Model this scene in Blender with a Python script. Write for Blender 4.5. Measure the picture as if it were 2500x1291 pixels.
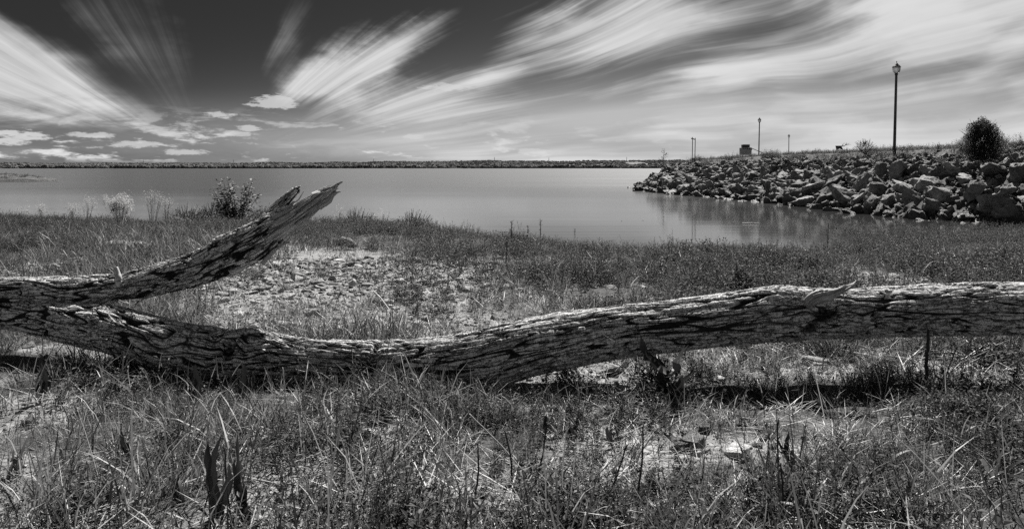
import bpy, bmesh, math, random
import numpy as np
from mathutils import Vector, Euler, Matrix

SC = bpy.context.scene
for o in list(bpy.data.objects):
    bpy.data.objects.remove(o)
R = math.radians
rng = np.random.default_rng(7)
random.seed(7)

# ------------------------------------------------------------------ camera, sky, sun, exposure
EYE = 2.0                      # metres above the lake
FPX = 1785.0                   # focal length in photograph pixels (photo is 2500 wide)
HY = 410.0                     # horizon row in the photograph
cam_d = bpy.data.cameras.new('camera')
cam_d.sensor_width = 36.0
cam_d.lens = 36.0 * FPX / 2500.0
cam_d.shift_y = -(645.5 - HY) / 2500.0
cam_d.clip_start = 0.05
cam_d.clip_end = 20000
cam = bpy.data.objects.new('camera', cam_d)
SC.collection.objects.link(cam)
cam.location = (0, 0, EYE)
cam.rotation_euler = (R(90), 0, 0)
SC.camera = cam

SUN_EL, SUN_AZ = 50.0, 17.0    # azimuth measured from +Y (view direction) towards +X
sun_d = bpy.data.lights.new('sun', 'SUN')
sun_d.energy = 5.0
sun_d.angle = R(0.53)
sun_d.color = (1.0, 0.985, 0.96)
sun = bpy.data.objects.new('sun', sun_d)
SC.collection.objects.link(sun)
dv = Vector((math.sin(R(SUN_AZ)) * math.cos(R(SUN_EL)), math.cos(R(SUN_AZ)) * math.cos(R(SUN_EL)), math.sin(R(SUN_EL))))
sun.rotation_euler = dv.to_track_quat('Z', 'Y').to_euler()
sun.location = dv * 60

SC.view_settings.view_transform = 'Standard'
SC.view_settings.look = 'None'
SC.view_settings.gamma = 1
SC.view_settings.exposure = 1.05
SC.view_settings.use_curve_mapping = False
SC.render.engine = 'CYCLES'
try:
    SC.cycles.max_bounces = 6
    SC.cycles.diffuse_bounces = 2
    SC.cycles.glossy_bounces = 3
    SC.cycles.transmission_bounces = 4
    SC.cycles.transparent_max_bounces = 8
    SC.cycles.use_denoising = False
except Exception:
    pass


class NT:
    """small helper for node trees of grey values"""
    def __init__(self, tree):
        self.t = tree; self.n = tree.nodes; self.l = tree.links

    def node(self, typ, **kw):
        nd = self.n.new(typ)
        for k, v in kw.items():
            setattr(nd, k, v)
        return nd

    def put(self, sock, v):
        if hasattr(v, 'is_output'):
            self.l.new(v, sock)
        elif isinstance(v, (tuple, list)) and sock.type == 'RGBA' and len(v) == 3:
            sock.default_value = (*v, 1)
        else:
            sock.default_value = v

    def m(self, op, a, b=None, c=None, clamp=False):
        nd = self.node('ShaderNodeMath', operation=op)
        nd.use_clamp = clamp
        self.put(nd.inputs[0], a)
        if b is not None: self.put(nd.inputs[1], b)
        if c is not None: self.put(nd.inputs[2], c)
        return nd.outputs[0]

    def add(self, *a):
        r = a[0]
        for b in a[1:]: r = self.m('ADD', r, b)
        return r

    def mul(self, *a):
        r = a[0]
        for b in a[1:]: r = self.m('MULTIPLY', r, b)
        return r

    def sub(self, a, b): return self.m('SUBTRACT', a, b)
    def div(self, a, b): return self.m('DIVIDE', a, b)

    def smooth(self, x, lo, hi, tlo=0.0, thi=1.0):
        nd = self.node('ShaderNodeMapRange', interpolation_type='SMOOTHSTEP')
        self.put(nd.inputs[0], x); self.put(nd.inputs[1], lo); self.put(nd.inputs[2], hi)
        self.put(nd.inputs[3], tlo); self.put(nd.inputs[4], thi)
        return nd.outputs[0]

    def lin(self, x, lo, hi, tlo=0.0, thi=1.0):
        nd = self.node('ShaderNodeMapRange')
        self.put(nd.inputs[0], x); self.put(nd.inputs[1], lo); self.put(nd.inputs[2], hi)
        self.put(nd.inputs[3], tlo); self.put(nd.inputs[4], thi)
        return nd.outputs[0]

    def xyz(self, x, y, z):
        nd = self.node('ShaderNodeCombineXYZ')
        self.put(nd.inputs[0], x); self.put(nd.inputs[1], y); self.put(nd.inputs[2], z)
        return nd.outputs[0]

    def noise(self, vec, scale=1.0, detail=4.0, rough=0.5, dist=0.0, lac=2.0):
        nd = self.node('ShaderNodeTexNoise')
        if vec is not None: self.l.new(vec, nd.inputs['Vector'])
        nd.inputs['Scale'].default_value = scale
        nd.inputs['Detail'].default_value = detail
        nd.inputs['Roughness'].default_value = rough
        nd.inputs['Distortion'].default_value = dist
        return nd.outputs['Fac']

    def ramp(self, x, pts):
        nd = self.node('ShaderNodeValToRGB')
        el = nd.color_ramp.elements
        while len(el) < len(pts): el.new(0.5)
        for e, (p, v) in zip(el, pts):
            e.position = p; e.color = (v, v, v, 1)
        self.put(nd.inputs[0], x)
        return nd.outputs[0]

    def mix(self, f, a, b):
        """grey mix"""
        nd = self.node('ShaderNodeMix')
        self.put(nd.inputs[0], f); self.put(nd.inputs[2], a); self.put(nd.inputs[3], b)
        return nd.outputs[0]


# ---- world: red-filtered black-and-white daylight sky with long streaked clouds
VP_AZ = math.atan2(520 - 1250, FPX)        # clouds run towards this compass direction
world = bpy.data.worlds.new('World')
SC.world = world
world.use_nodes = True
wt = NT(world.node_tree)
for n in list(wt.n): wt.n.remove(n)
out = wt.node('ShaderNodeOutputWorld')
bg = wt.node('ShaderNodeBackground')
bg.inputs['Strength'].default_value = 0.074
wt.l.new(bg.outputs[0], out.inputs[0])
tc = wt.node('ShaderNodeTexCoord')
sep = wt.node('ShaderNodeSeparateXYZ')
wt.l.new(tc.outputs['Generated'], sep.inputs[0])
dx, dy, dz = sep.outputs
sky = wt.node('ShaderNodeTexSky', sky_type='NISHITA')
sky.sun_disc = False
sky.sun_elevation = R(SUN_EL)
sky.sun_rotation = R(SUN_AZ)
sky.air_density = 1.0; sky.dust_density = 1.0; sky.ozone_density = 1.0
sr = wt.node('ShaderNodeSeparateColor')
wt.l.new(sky.outputs[0], sr.inputs[0])
red = sr.outputs[0]                          # a red filter: only the red light of the sky
SKY_REF, SKY_POW, SKY_GAIN = 8.0, 6.6, 2.7
base = wt.mul(wt.m('POWER', wt.div(red, SKY_REF), SKY_POW), SKY_GAIN)
base = wt.add(wt.m('MINIMUM', base, 3.0), 0.19)

sf, cf = math.sin(VP_AZ), math.cos(VP_AZ)
a_ = wt.add(wt.mul(dx, sf), wt.mul(dy, cf))            # along the cloud drift
l_ = wt.sub(wt.mul(dx, cf), wt.mul(dy, sf))            # across it
zz = wt.m('MAXIMUM', dz, 0.0)
theta = wt.m('ARCTAN2', zz, l_)                        # fan angle, 0 right horizon .. pi left horizon
rho = wt.m('ARCCOSINE', wt.m('MINIMUM', wt.m('MAXIMUM', a_, -1.0), 1.0))
elev = wt.m('ARCSINE', wt.m('MINIMUM', zz, 1.0))


def sky_tr(px, py):
    v = np.array([(px - 1250) / FPX, 1.0, (HY - py) / FPX]); v /= np.linalg.norm(v)
    a = v[0] * sf + v[1] * cf; l = v[0] * cf - v[1] * sf
    return math.atan2(max(v[2], 0), l), math.acos(a)


# gentle wander so that the streaks are not ruler-straight
wob = wt.noise(wt.xyz(wt.mul(theta, 1.6), wt.mul(rho, 1.8), 3.3), 1.0, 2, 0.5)
th2 = wt.add(theta, wt.mul(wt.sub(wob, 0.5), 0.22))
soft = wt.noise(wt.xyz(wt.mul(dx, 1.0), wt.mul(dy, 1.0), wt.mul(dz, 2.2)), 4.0, 5, 0.55)
rw = wt.add(rho, wt.mul(wt.sub(soft, 0.5), 0.35))
s_big = wt.noise(wt.xyz(wt.mul(th2, 6.5), wt.mul(rw, 3.4), 0.0), 1.0, 2, 0.5)
s_mid = wt.noise(wt.xyz(wt.mul(th2, 20.0), wt.mul(rw, 3.6), 5.0), 1.0, 3, 0.55)
s_fin = wt.noise(wt.xyz(wt.mul(th2, 75.0), wt.mul(rw, 5.0), 9.0), 1.0, 3, 0.55)
wisp = wt.noise(wt.xyz(wt.mul(dx, 3.0), wt.mul(dy, 3.0), wt.mul(dz, 16.0)), 2.2, 6, 0.6, 0.5)


soft2 = wt.noise(wt.xyz(wt.mul(dx, 1.0), wt.mul(dy, 1.0), wt.mul(dz, 2.0)), 9.0, 5, 0.6)


def bump(px, py, st, sr_, amp):
    """patch of more (or less) cloud round one direction; st across the drift, sr_ along it (radians)"""
    t0, r0 = sky_tr(px, py)
    k = min(.42, st * 2.4) if t0 > .45 else 0.0
    thw = wt.add(theta, wt.mul(wt.sub(soft2, 0.5), k)) if k else theta
    rhw = wt.add(rho, wt.mul(wt.sub(soft, 0.5), .13)) if k else rho
    e = wt.add(wt.m('POWER', wt.m('ABSOLUTE', wt.div(wt.sub(thw, t0), st)), 2.0),
               wt.m('POWER', wt.m('ABSOLUTE', wt.div(wt.sub(rhw, r0), sr_)), 2.0))
    return wt.mul(wt.m('EXPONENT', wt.mul(e, -1.0)), amp)


leftfade = wt.smooth(wt.add(elev, wt.mul(wt.sub(wisp, .5), .10)), 0.02, 0.09)
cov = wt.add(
    wt.add(wt.smooth(wt.add(theta, wt.mul(wt.sub(soft, 0.5), 0.30)), 0.34, 0.58, 0.60, -0.80), wt.mul(wt.smooth(rho, 0.42, 0.14, 0.0, -0.9), wt.smooth(theta, 0.50, 0.36))),                       # big sheet on the right
    wt.mul(wt.smooth(wt.add(theta, wt.mul(wt.sub(soft, .5), .35)), 2.30, 2.62, 0.0, 1.55), leftfade, wt.smooth(elev, 0.36, 0.20)),       # cloud bank on the left
    bump(715, 215, 0.14, 0.040, 1.0), bump(790, 185, 0.13, 0.055, 1.25), bump(890, 148, 0.12, 0.08, 1.2), bump(990, 115, 0.085, 0.085, 1.05), bump(860, 240, 0.14, 0.09, 1.1), bump(980, 240, .09, .08, .8),
    bump(1010, 275, 0.07, 0.12, 0.95), bump(1180, 215, 0.06, 0.05, 0.35), bump(1120, 100, .10, .05, .25),
    bump(1080, 165, 0.10, 0.085, -0.95), bump(1290, 195, 0.060, 0.12, -1.55), bump(1560, 175, 0.036, 0.13, -1.05),
    bump(1490, 282, 0.030, 0.09, -0.95), bump(1060, 40, 0.20, 0.12, -0.35), bump(800, 300, .3, .09, -.5),
    bump(1850, 75, 0.040, 0.12, -0.6), bump(2060, 205, 0.022, 0.2, -0.5), bump(2350, 170, .02, .2, -.4),
    bump(1500, 90, .09, .12, .55),
    bump(130, 150, 0.16, 0.12, 0.35), bump(60, 40, 0.12, 0.10, -0.45),
    bump(400, 90, 0.20, 0.07, 0.30), bump(285, 95, 0.14, 0.06, 0.40), bump(705, 60, 0.10, 0.07, 0.34), bump(690, 125, 0.12, 0.05, 0.34),
    bump(300, 130, 0.45, 0.15, 0.34),
    wt.smooth(rho, 0.95, 1.5, 0.0, 0.34),  # extra cloud added out of view, overhead and behind camera, to raise ambient light
)
near = wt.mul(wt.smooth(rho, 0.05, 0.55, 0.16, 1.0), wt.smooth(theta, 0.5, 1.1, 1.0, 0.55))
streak = wt.mul(near, wt.add(wt.mul(wt.sub(s_big, 0.5), 1.9), wt.mul(wt.sub(s_mid, 0.5), 1.5), wt.mul(wt.sub(s_fin, 0.5), wt.smooth(theta, .4, .7, 0.75, 0.35))))
streak = wt.add(streak, wt.mul(wt.sub(soft, 0.5), 0.9))
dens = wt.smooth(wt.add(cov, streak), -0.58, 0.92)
# cloud brightness: pale, with greyer streaks inside
cb = wt.add(3.05, wt.mul(wt.sub(s_mid, 0.5), 4.6), wt.mul(wt.sub(s_fin, 0.5), 2.0), wt.mul(wt.sub(s_big, 0.5), 4.6), wt.mul(dens, .8))
cb = wt.smooth(cb, 0.4, 5.6, 1.3, 4.75)
# thin veil near the horizon and flat grey bands in it
az = wt.m('ARCTAN2', dx, dy)
veil = wt.mul(wt.smooth(elev, 0.105, 0.0), wt.smooth(az, 0.0, 0.35, 0.30, 0.9), wt.lin(wisp, 0.3, 0.7, 0.55, 1.25))
lo = wt.mix(wt.m('MINIMUM', veil, 1.0), base, 3.7)
flat = wt.mul(wt.smooth(wisp, 0.50, 0.68), wt.mul(wt.smooth(elev, 0.075, 0.035), wt.smooth(elev, 0.01, 0.03)), wt.smooth(az, 0.2, -0.2))
lo = wt.mix(wt.mul(flat, 0.55), lo, 3.4)
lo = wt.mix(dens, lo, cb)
# small heaped clouds low over the far shore
pv = wt.xyz(wt.mul(az, 11.0), wt.mul(elev, 40.0), 1.0)
puff = wt.noise(pv, 1.5, 7, 0.60, 0.2)
pband = wt.mul(wt.smooth(elev, 0.004, 0.014), wt.smooth(elev, 0.085, 0.02))
pleft = wt.smooth(az, 0.25, -0.25, 0.30, 1.0)
pd = wt.mul(wt.smooth(puff, 0.53, 0.64), pband, pleft)
pb = wt.add(4.3, wt.mul(wt.sub(wt.noise(pv, 5.0, 4, 0.6), 0.5), 3.0), wt.mul(wt.sub(puff, 0.55), 5.0))
lo = wt.mix(pd, lo, wt.m('MINIMUM', wt.m('MAXIMUM', pb, 3.0), 5.2))
def cumulus(px, py, w, h, amp=1.0):
    x0 = math.atan2((px - 1250) / FPX, 1.0); e0 = math.atan((HY - py) / FPX * math.cos(x0))
    r2 = wt.add(wt.m('POWER', wt.m('ABSOLUTE', wt.div(wt.sub(az, x0), w / FPX)), 2.0), wt.m('POWER', wt.m('ABSOLUTE', wt.div(wt.sub(elev, e0), h / FPX)), 2.0))
    f = wt.sub(1.0, wt.add(r2, wt.mul(wt.sub(wt.noise(pv, 3.6, 6, 0.68), 0.5), 4.6)))
    return wt.mul(wt.smooth(f, 0.0, 0.75), amp)
cu = cumulus(672, 248, 60, 17, .85)
for a in ((535, 280, 38, 8, .8), (608, 313, 34, 7, .8), (580, 328, 28, 6, .7), (40, 335, 60, 16, 1), (225, 330, 50, 8, .8), (1090, 215, 70, 12, .7), (1010, 333, 30, 8, .6), (330, 353, 60, 9, .8), (460, 372, 60, 8, .8), (1300, 370, 50, 8, .6)):
    cu = wt.m('MAXIMUM', cu, cumulus(*a))
lo = wt.mix(wt.mul(cu, 0.85), lo, 4.5)
# below the horizon: dull ground tone
lo = wt.mix(wt.smooth(dz, -0.02, 0.0), 0.5, lo)
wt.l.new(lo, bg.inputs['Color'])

# ------------------------------------------------------------------ generic helpers
COL = SC.collection


def tag(o, label=None, cat=None, group=None, kind=None):
    if label: o['label'] = label
    if cat: o['category'] = cat
    if group: o['group'] = group
    if kind: o['kind'] = kind
    return o


def mesh_np(name, V, faces, smooth=True, mats=(), mi=None, attrs=None):
    """faces: list of (n,k) int arrays"""
    me = bpy.data.meshes.new(name)
    V = np.ascontiguousarray(V, dtype=np.float32)
    me.vertices.add(len(V)); me.vertices.foreach_set('co', V.ravel())
    fl = [np.asarray(f, dtype=np.int32) for f in faces if len(f)]
    idx = np.concatenate([f.ravel() for f in fl])
    cnt = np.concatenate([np.full(len(f), f.shape[1], dtype=np.int32) for f in fl])
    st = np.concatenate([[0], np.cumsum(cnt)[:-1]]).astype(np.int32)
    me.loops.add(len(idx)); me.loops.foreach_set('vertex_index', idx)
    me.polygons.add(len(cnt)); me.polygons.foreach_set('loop_start', st)
    me.polygons.foreach_set('use_smooth', np.full(len(cnt), smooth, dtype=bool))
    for m in mats: me.materials.append(m)
    if mi is not None: me.polygons.foreach_set('material_index', np.asarray(mi, dtype=np.int32))
    if attrs:
        for k, (typ, arr) in attrs.items():
            at = me.attributes.new(k, typ, 'POINT')
            at.data.foreach_set('vector' if typ == 'FLOAT_VECTOR' else 'value', np.ascontiguousarray(arr, dtype=np.float32 if typ != 'INT' else np.int32).ravel())
    me.update(calc_edges=True)
    return me


def link(name, me, parent=None, loc=None):
    o = bpy.data.objects.new(name, me)
    COL.objects.link(o)
    if parent is not None: o.parent = parent
    if loc is not None: o.location = loc
    return o


def empty(name, loc, label, cat, group=None):
    o = bpy.data.objects.new(name, None)
    o.empty_display_size = 0.2
    COL.objects.link(o)
    o.location = loc
    return tag(o, label, cat, group)


def W(px, py, Y):
    """world point seen at photo pixel (px,py) at distance Y in front of the camera"""
    return np.array([(px - 1250) / FPX * Y, Y, EYE - (py - HY) / FPX * Y])


def pix(x, y, z):
    return 1250 + x / y * FPX, HY + (EYE - z) / y * FPX


# gradient noise
_perm = np.random.default_rng(3).permutation(256).astype(np.int64)
_perm = np.concatenate([_perm, _perm])
_g = np.random.default_rng(4).normal(size=(256, 3)); _g /= np.linalg.norm(_g, axis=1)[:, None]


def pn(x, y, z=0.0, seed=0):
    x, y, z = np.broadcast_arrays(np.asarray(x, float) + seed * 17.13, np.asarray(y, float) + seed * 5.7, np.asarray(z, float) + seed * 9.1)
    xi = np.floor(x).astype(np.int64); yi = np.floor(y).astype(np.int64); zi = np.floor(z).astype(np.int64)
    xf, yf, zf = x - xi, y - yi, z - zi
    u = xf ** 3 * (xf * (xf * 6 - 15) + 10); v = yf ** 3 * (yf * (yf * 6 - 15) + 10); w = zf ** 3 * (zf * (zf * 6 - 15) + 10)
    res = 0
    for i in (0, 1):
        for j in (0, 1):
            for k in (0, 1):
                h = _perm[(_perm[(_perm[(xi + i) & 255] + yi + j) & 255] + zi + k) & 255]
                g = _g[h]
                d = g[..., 0] * (xf - i) + g[..., 1] * (yf - j) + g[..., 2] * (zf - k)
                res = res + d * (u if i else 1 - u) * (v if j else 1 - v) * (w if k else 1 - w)
    return res * 1.6


def fbm(x, y, z=0.0, oct=4, seed=0):
    r = 0; a = 1; f = 1
    for i in range(oct):
        r = r + a * pn(x * f, y * f, z * f, seed + i); a *= 0.5; f *= 2.03
    return r


def sst(x, a, b):
    t = np.clip((x - a) / (b - a), 0, 1)
    return t * t * (3 - 2 * t)


# ------------------------------------------------------------------ materials (all grey: the photograph is black and white)
def mat(name, build):
    m = bpy.data.materials.new(name)
    m.use_nodes = True
    t = NT(m.node_tree)
    for n in list(t.n): t.n.remove(n)
    o = t.node('ShaderNodeOutputMaterial')
    build(t, o)
    return m


def principled(t, o, col, rough=0.8, spec=0.3, bump=None, bstr=0.5, bdist=0.01, metallic=0.0):
    p = t.node('ShaderNodeBsdfPrincipled')
    t.put(p.inputs['Base Color'], col if hasattr(col, 'is_output') else (col, col, col))
    t.put(p.inputs['Roughness'], rough)
    t.put(p.inputs['Specular IOR Level'], spec)
    p.inputs['Metallic'].default_value = metallic
    if bump is not None:
        b = t.node('ShaderNodeBump')
        b.inputs['Strength'].default_value = bstr
        b.inputs['Distance'].default_value = bdist
        t.put(b.inputs['Height'], bump)
        t.l.new(b.outputs[0], p.inputs['Normal'])
    t.l.new(p.outputs[0], o.inputs[0])
    return p


def flat_mat(name, v, rough=0.7, spec=0.3, var=0.25, scale=20.0, bstr=0.3, bdist=0.005):
    def b(t, o):
        tcn = t.node('ShaderNodeTexCoord')
        n = t.noise(tcn.outputs['Object'], scale, 6, 0.6)
        principled(t, o, t.mul(v, t.lin(n, 0.25, 0.75, 1 - var, 1 + var)), rough, spec, n, bstr, bdist)
    return mat(name, b)


def leaf_mat(name, lo, hi, rough=0.45, spec=0.5, trans=0.35):
    """leaf blades: tone differs from blade to blade and from plant to plant"""
    def b(t, o):
        g = t.node('ShaderNodeNewGeometry')
        oi = t.node('ShaderNodeObjectInfo')
        r = t.add(t.mul(g.outputs['Random Per Island'], 0.65), t.mul(oi.outputs['Random'], 0.35))
        v = t.mix(t.m('POWER', r, 2.6), lo, hi)
        p = t.node('ShaderNodeBsdfPrincipled')
        t.put(p.inputs['Base Color'], v)
        p.inputs['Roughness'].default_value = rough
        p.inputs['Specular IOR Level'].default_value = spec
        tr = t.node('ShaderNodeBsdfTranslucent')
        t.put(tr.inputs['Color'], t.mul(v, 1.25))
        mx = t.node('ShaderNodeMixShader')
        mx.inputs[0].default_value = trans
        t.l.new(p.outputs[0], mx.inputs[1]); t.l.new(tr.outputs[0], mx.inputs[2])
        t.l.new(mx.outputs[0], o.inputs[0])
    return mat(name, b)


M = {}
M['green_blade'] = leaf_mat('green_blade', 0.03, 0.20, 0.5, 0.35, 0.40)
M['straw'] = leaf_mat('straw', 0.12, 0.68, 0.5, 0.4, 0.25)
M['herb_leaf'] = leaf_mat('herb_leaf', 0.028, 0.13, 0.55, 0.2, 0.28)
M['dark_leaf'] = leaf_mat('dark_leaf', 0.012, 0.07, 0.5, 0.3, 0.12)
M['flower'] = leaf_mat('flower', 0.30, 0.62, 0.8, 0.1, 0.35)
M['stalk_dark'] = flat_mat('stalk_dark', 0.03, 0.7, 0.3)
M['stalk_pale'] = flat_mat('stalk_pale', 0.34, 0.6, 0.3)
M['conifer'] = leaf_mat('conifer', 0.022, 0.10, 0.6, 0.25, 0.25)
def b_far(t, o):
    g = t.node('ShaderNodeNewGeometry'); oi = t.node('ShaderNodeObjectInfo')
    n = t.noise(g.outputs['Position'], 0.35, 4, 0.65)
    principled(t, o, t.mul(t.mix(oi.outputs['Random'], 0.04, 0.16), t.lin(n, 0.3, 0.7, 0.5, 1.5)), 0.95, 0.05, n, 1.0, 2.0)


M['far_leaf'] = mat('far_leaf', b_far)
M['pole'] = flat_mat('pole_metal', 0.035, 0.45, 0.4, 0.15, 8)
M['black_metal'] = flat_mat('black_metal', 0.015, 0.4, 0.5, 0.1, 8)
M['grey_wood'] = flat_mat('grey_wood', 0.16, 0.85, 0.2, 0.3, 9)
M['grey_board'] = flat_mat('grey_board', 0.33, 0.8, 0.2, 0.18, 6)
M['dark_box'] = flat_mat('dark_box', 0.05, 0.7, 0.3, 0.3, 10)
M['letter'] = flat_mat('letter_black', 0.012, 0.7, 0.2, 0.1, 10)
M['white_wall'] = flat_mat('white_wall', 0.75, 0.8, 0.2, 0.05, 0.2)
M['far_roof'] = flat_mat('far_roof', 0.12, 0.8, 0.2, 0.1, 0.2)


def b_glass(t, o):
    tcn = t.node('ShaderNodeTexCoord')
    s = t.node('ShaderNodeSeparateXYZ'); t.l.new(tcn.outputs['Object'], s.inputs[0])
    n = t.noise(tcn.outputs['Object'], 12.0, 3, 0.5)
    p = t.node('ShaderNodeBsdfPrincipled')
    p.inputs['Base Color'].default_value = (0.6, 0.6, 0.6, 1)
    p.inputs['Roughness'].default_value = 0.25
    p.inputs['Transmission Weight'].default_value = 0.75
    p.inputs['IOR'].default_value = 1.2
    bb = t.node('ShaderNodeBump'); bb.inputs['Distance'].default_value = 0.01
    t.l.new(n, bb.inputs['Height']); t.l.new(bb.outputs[0], p.inputs['Normal'])
    t.l.new(p.outputs[0], o.inputs[0])


M['lamp_glass'] = mat('lamp_glass', b_glass)


def b_rock(t, o):
    tcn = t.node('ShaderNodeTexCoord'); oi = t.node('ShaderNodeObjectInfo')
    vec = t.node('ShaderNodeVectorMath', operation='ADD')
    t.l.new(tcn.outputs['Object'], vec.inputs[0])
    t.l.new(t.xyz(t.mul(oi.outputs['Random'], 31.0), t.mul(oi.outputs['Random'], 17.0), 0.0), vec.inputs[1])
    v = vec.outputs[0]
    n1 = t.noise(v, 2.2, 5, 0.6); n2 = t.noise(v, 13.0, 6, 0.65)
    st = t.node('ShaderNodeMapping'); st.inputs['Scale'].default_value = (1.0, 1.0, 9.0)
    t.l.new(v, st.inputs[0])
    n3 = t.noise(st.outputs[0], 2.0, 4, 0.6)
    c = t.mul(t.mix(oi.outputs['Random'], 0.07, 0.23), t.lin(n1, 0.3, 0.7, 0.5, 1.35), t.lin(n2, 0.3, 0.7, 0.65, 1.3), t.lin(n3, 0.3, 0.7, 0.85, 1.1))
    h = t.add(t.mul(n2, 0.6), t.mul(n3, 0.8), t.mul(t.noise(v, 45.0, 3, 0.6), 0.15))
    gz = t.node('ShaderNodeNewGeometry'); sz_ = t.node('ShaderNodeSeparateXYZ'); t.l.new(gz.outputs['Position'], sz_.inputs[0])
    wet = t.smooth(t.add(sz_.outputs[2], t.mul(t.sub(n1, .5), .3)), 0.42, 0.22)
    c = t.mul(c, t.mix(wet, 1.0, 0.38))
    principled(t, o, c, t.mix(wet, 0.78, 0.58), 0.3, h, 1.0, 0.10)


M['rock'] = mat('rock', b_rock)


def b_pebble(t, o):
    tcn = t.node('ShaderNodeTexCoord'); oi = t.node('ShaderNodeObjectInfo')
    n2 = t.noise(tcn.outputs['Object'], 3.0, 5, 0.65)
    c = t.mul(t.mix(t.m('POWER', oi.outputs['Random'], 1.6), 0.11, 0.46), t.lin(n2, 0.3, 0.7, 0.75, 1.15))
    principled(t, o, c, 0.8, 0.25, n2, 0.6, 0.12)


M['pebble'] = mat('pebble', b_pebble)


def b_ground(t, o):
    g = t.node('ShaderNodeNewGeometry')
    pos = g.outputs['Position']
    s = t.node('ShaderNodeSeparateXYZ'); t.l.new(pos, s.inputs[0])
    n1 = t.noise(pos, 0.9, 5, 0.6); n2 = t.noise(pos, 9.0, 6, 0.68); n3 = t.noise(pos, 60.0, 4, 0.65)
    vo = t.node('ShaderNodeTexVoronoi', feature='F1'); vo.inputs['Scale'].default_value = 26.0
    t.l.new(pos, vo.inputs['Vector'])
    at = t.node('ShaderNodeAttribute', attribute_name='bare')
    grav = t.mul(t.mix(t.lin(vo.outputs['Color'], 0, 1), 0.13, 0.32), t.lin(n2, 0.3, 0.7, 0.7, 1.15), t.lin(n3, 0.3, 0.7, 0.75, 1.15))
    soil = t.mul(0.05, t.lin(n2, 0.3, 0.7, 0.5, 1.5), t.lin(n3, 0.3, 0.7, 0.7, 1.3))
    c = t.mix(t.smooth(t.add(at.outputs['Fac'], t.mul(t.sub(n1, 0.5), 0.7)), 0.25, 0.6), soil, grav)
    wet = t.smooth(s.outputs[2], 0.16, 0.0)
    c = t.mul(c, t.lin(wet, 0, 1, 1.0, 0.45))
    h = t.add(t.mul(n2, 0.5), t.mul(n3, 0.3), t.mul(vo.outputs['Distance'], -0.6))
    principled(t, o, c, t.lin(wet, 0, 1, 0.9, 0.4), 0.3, h, 1.0, 0.03)


M['ground'] = mat('ground', b_ground)


def b_bark(t, o, pale=1.0):
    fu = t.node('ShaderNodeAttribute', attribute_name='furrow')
    co = t.node('ShaderNodeAttribute', attribute_name='bark_co')
    sp = t.node('ShaderNodeSeparateXYZ'); t.l.new(co.outputs['Vector'], sp.inputs[0])
    s, cx, cy = sp.outputs
    fine = t.noise(t.xyz(t.mul(s, 22.0), t.mul(cx, 95.0), t.mul(cy, 95.0)), 1.0, 5, 0.65)
    crk = t.noise(t.xyz(t.mul(s, 7.0), t.mul(cx, 34.0), t.mul(cy, 34.0)), 1.0, 5, 0.62)
    crk = t.m('ABSOLUTE', t.sub(crk, 0.5))
    crack = t.smooth(crk, 0.0, 0.045)
    cross = t.noise(t.xyz(t.mul(s, 55.0), t.mul(cx, 14.0), t.mul(cy, 14.0)), 1.0, 4, 0.6)
    crossc = t.smooth(t.m('ABSOLUTE', t.sub(cross, 0.5)), 0.0, 0.03, 0.45, 1.0)
    big = t.noise(t.xyz(t.mul(s, 1.3), t.mul(cx, 5.0), t.mul(cy, 5.0)), 1.0, 4, 0.6)
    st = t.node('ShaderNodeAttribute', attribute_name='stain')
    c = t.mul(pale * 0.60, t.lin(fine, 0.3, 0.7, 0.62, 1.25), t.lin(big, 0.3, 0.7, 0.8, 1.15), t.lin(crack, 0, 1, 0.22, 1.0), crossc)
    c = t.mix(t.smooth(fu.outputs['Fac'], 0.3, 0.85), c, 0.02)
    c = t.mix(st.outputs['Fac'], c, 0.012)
    h = t.add(t.mul(fine, 0.35), t.mul(crack, 0.75), t.mul(crossc, 0.4))
    principled(t, o, c, 0.88, 0.15, h, 1.0, 0.007)


M['bark'] = mat('bark', b_bark)


def b_wood(t, o):
    co = t.node('ShaderNodeAttribute', attribute_name='bark_co')
    sp = t.node('ShaderNodeSeparateXYZ'); t.l.new(co.outputs['Vector'], sp.inputs[0])
    s, cx, cy = sp.outputs
    g = t.noise(t.xyz(t.mul(s, 5.0), t.mul(cx, 110.0), t.mul(cy, 110.0)), 1.0, 5, 0.65)
    b2 = t.noise(t.xyz(t.mul(s, 6.0), t.mul(cx, 20.0), t.mul(cy, 20.0)), 1.0, 4, 0.6)
    c = t.mul(0.42, t.lin(g, 0.3, 0.7, 0.45, 1.3), t.lin(b2, 0.3, 0.7, 0.7, 1.15))
    principled(t, o, c, 0.75, 0.2, t.add(g, b2), 1.0, 0.008)


M['bare_wood'] = mat('bare_wood', b_wood)


def b_water(t, o):
    g = t.node('ShaderNodeNewGeometry')
    pos = g.outputs['Position']
    mp = t.node('ShaderNodeMapping'); mp.inputs['Scale'].default_value = (0.02, 0.11, 1.0)
    mp.inputs['Rotation'].default_value = (0, 0, R(-8))
    t.l.new(pos, mp.inputs[0])
    n1 = t.noise(mp.outputs[0], 1.0, 5, 0.55, 0.4)
    ds = t.node('ShaderNodeVectorMath', operation='LENGTH'); t.l.new(pos, ds.inputs[0])
    far = t.smooth(ds.outputs['Value'], 22.0, 90.0)
    rough = t.m('MAXIMUM', t.add(t.mix(far, 0.085, 0.25), t.mul(t.sub(n1, 0.5), 0.12)), 0.05)
    p = principled(t, o, 0.03, rough, 0.5, n1, 0.12, 0.2)
    p.inputs['IOR'].default_value = 1.6


M['water'] = mat('water', b_water)


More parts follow.
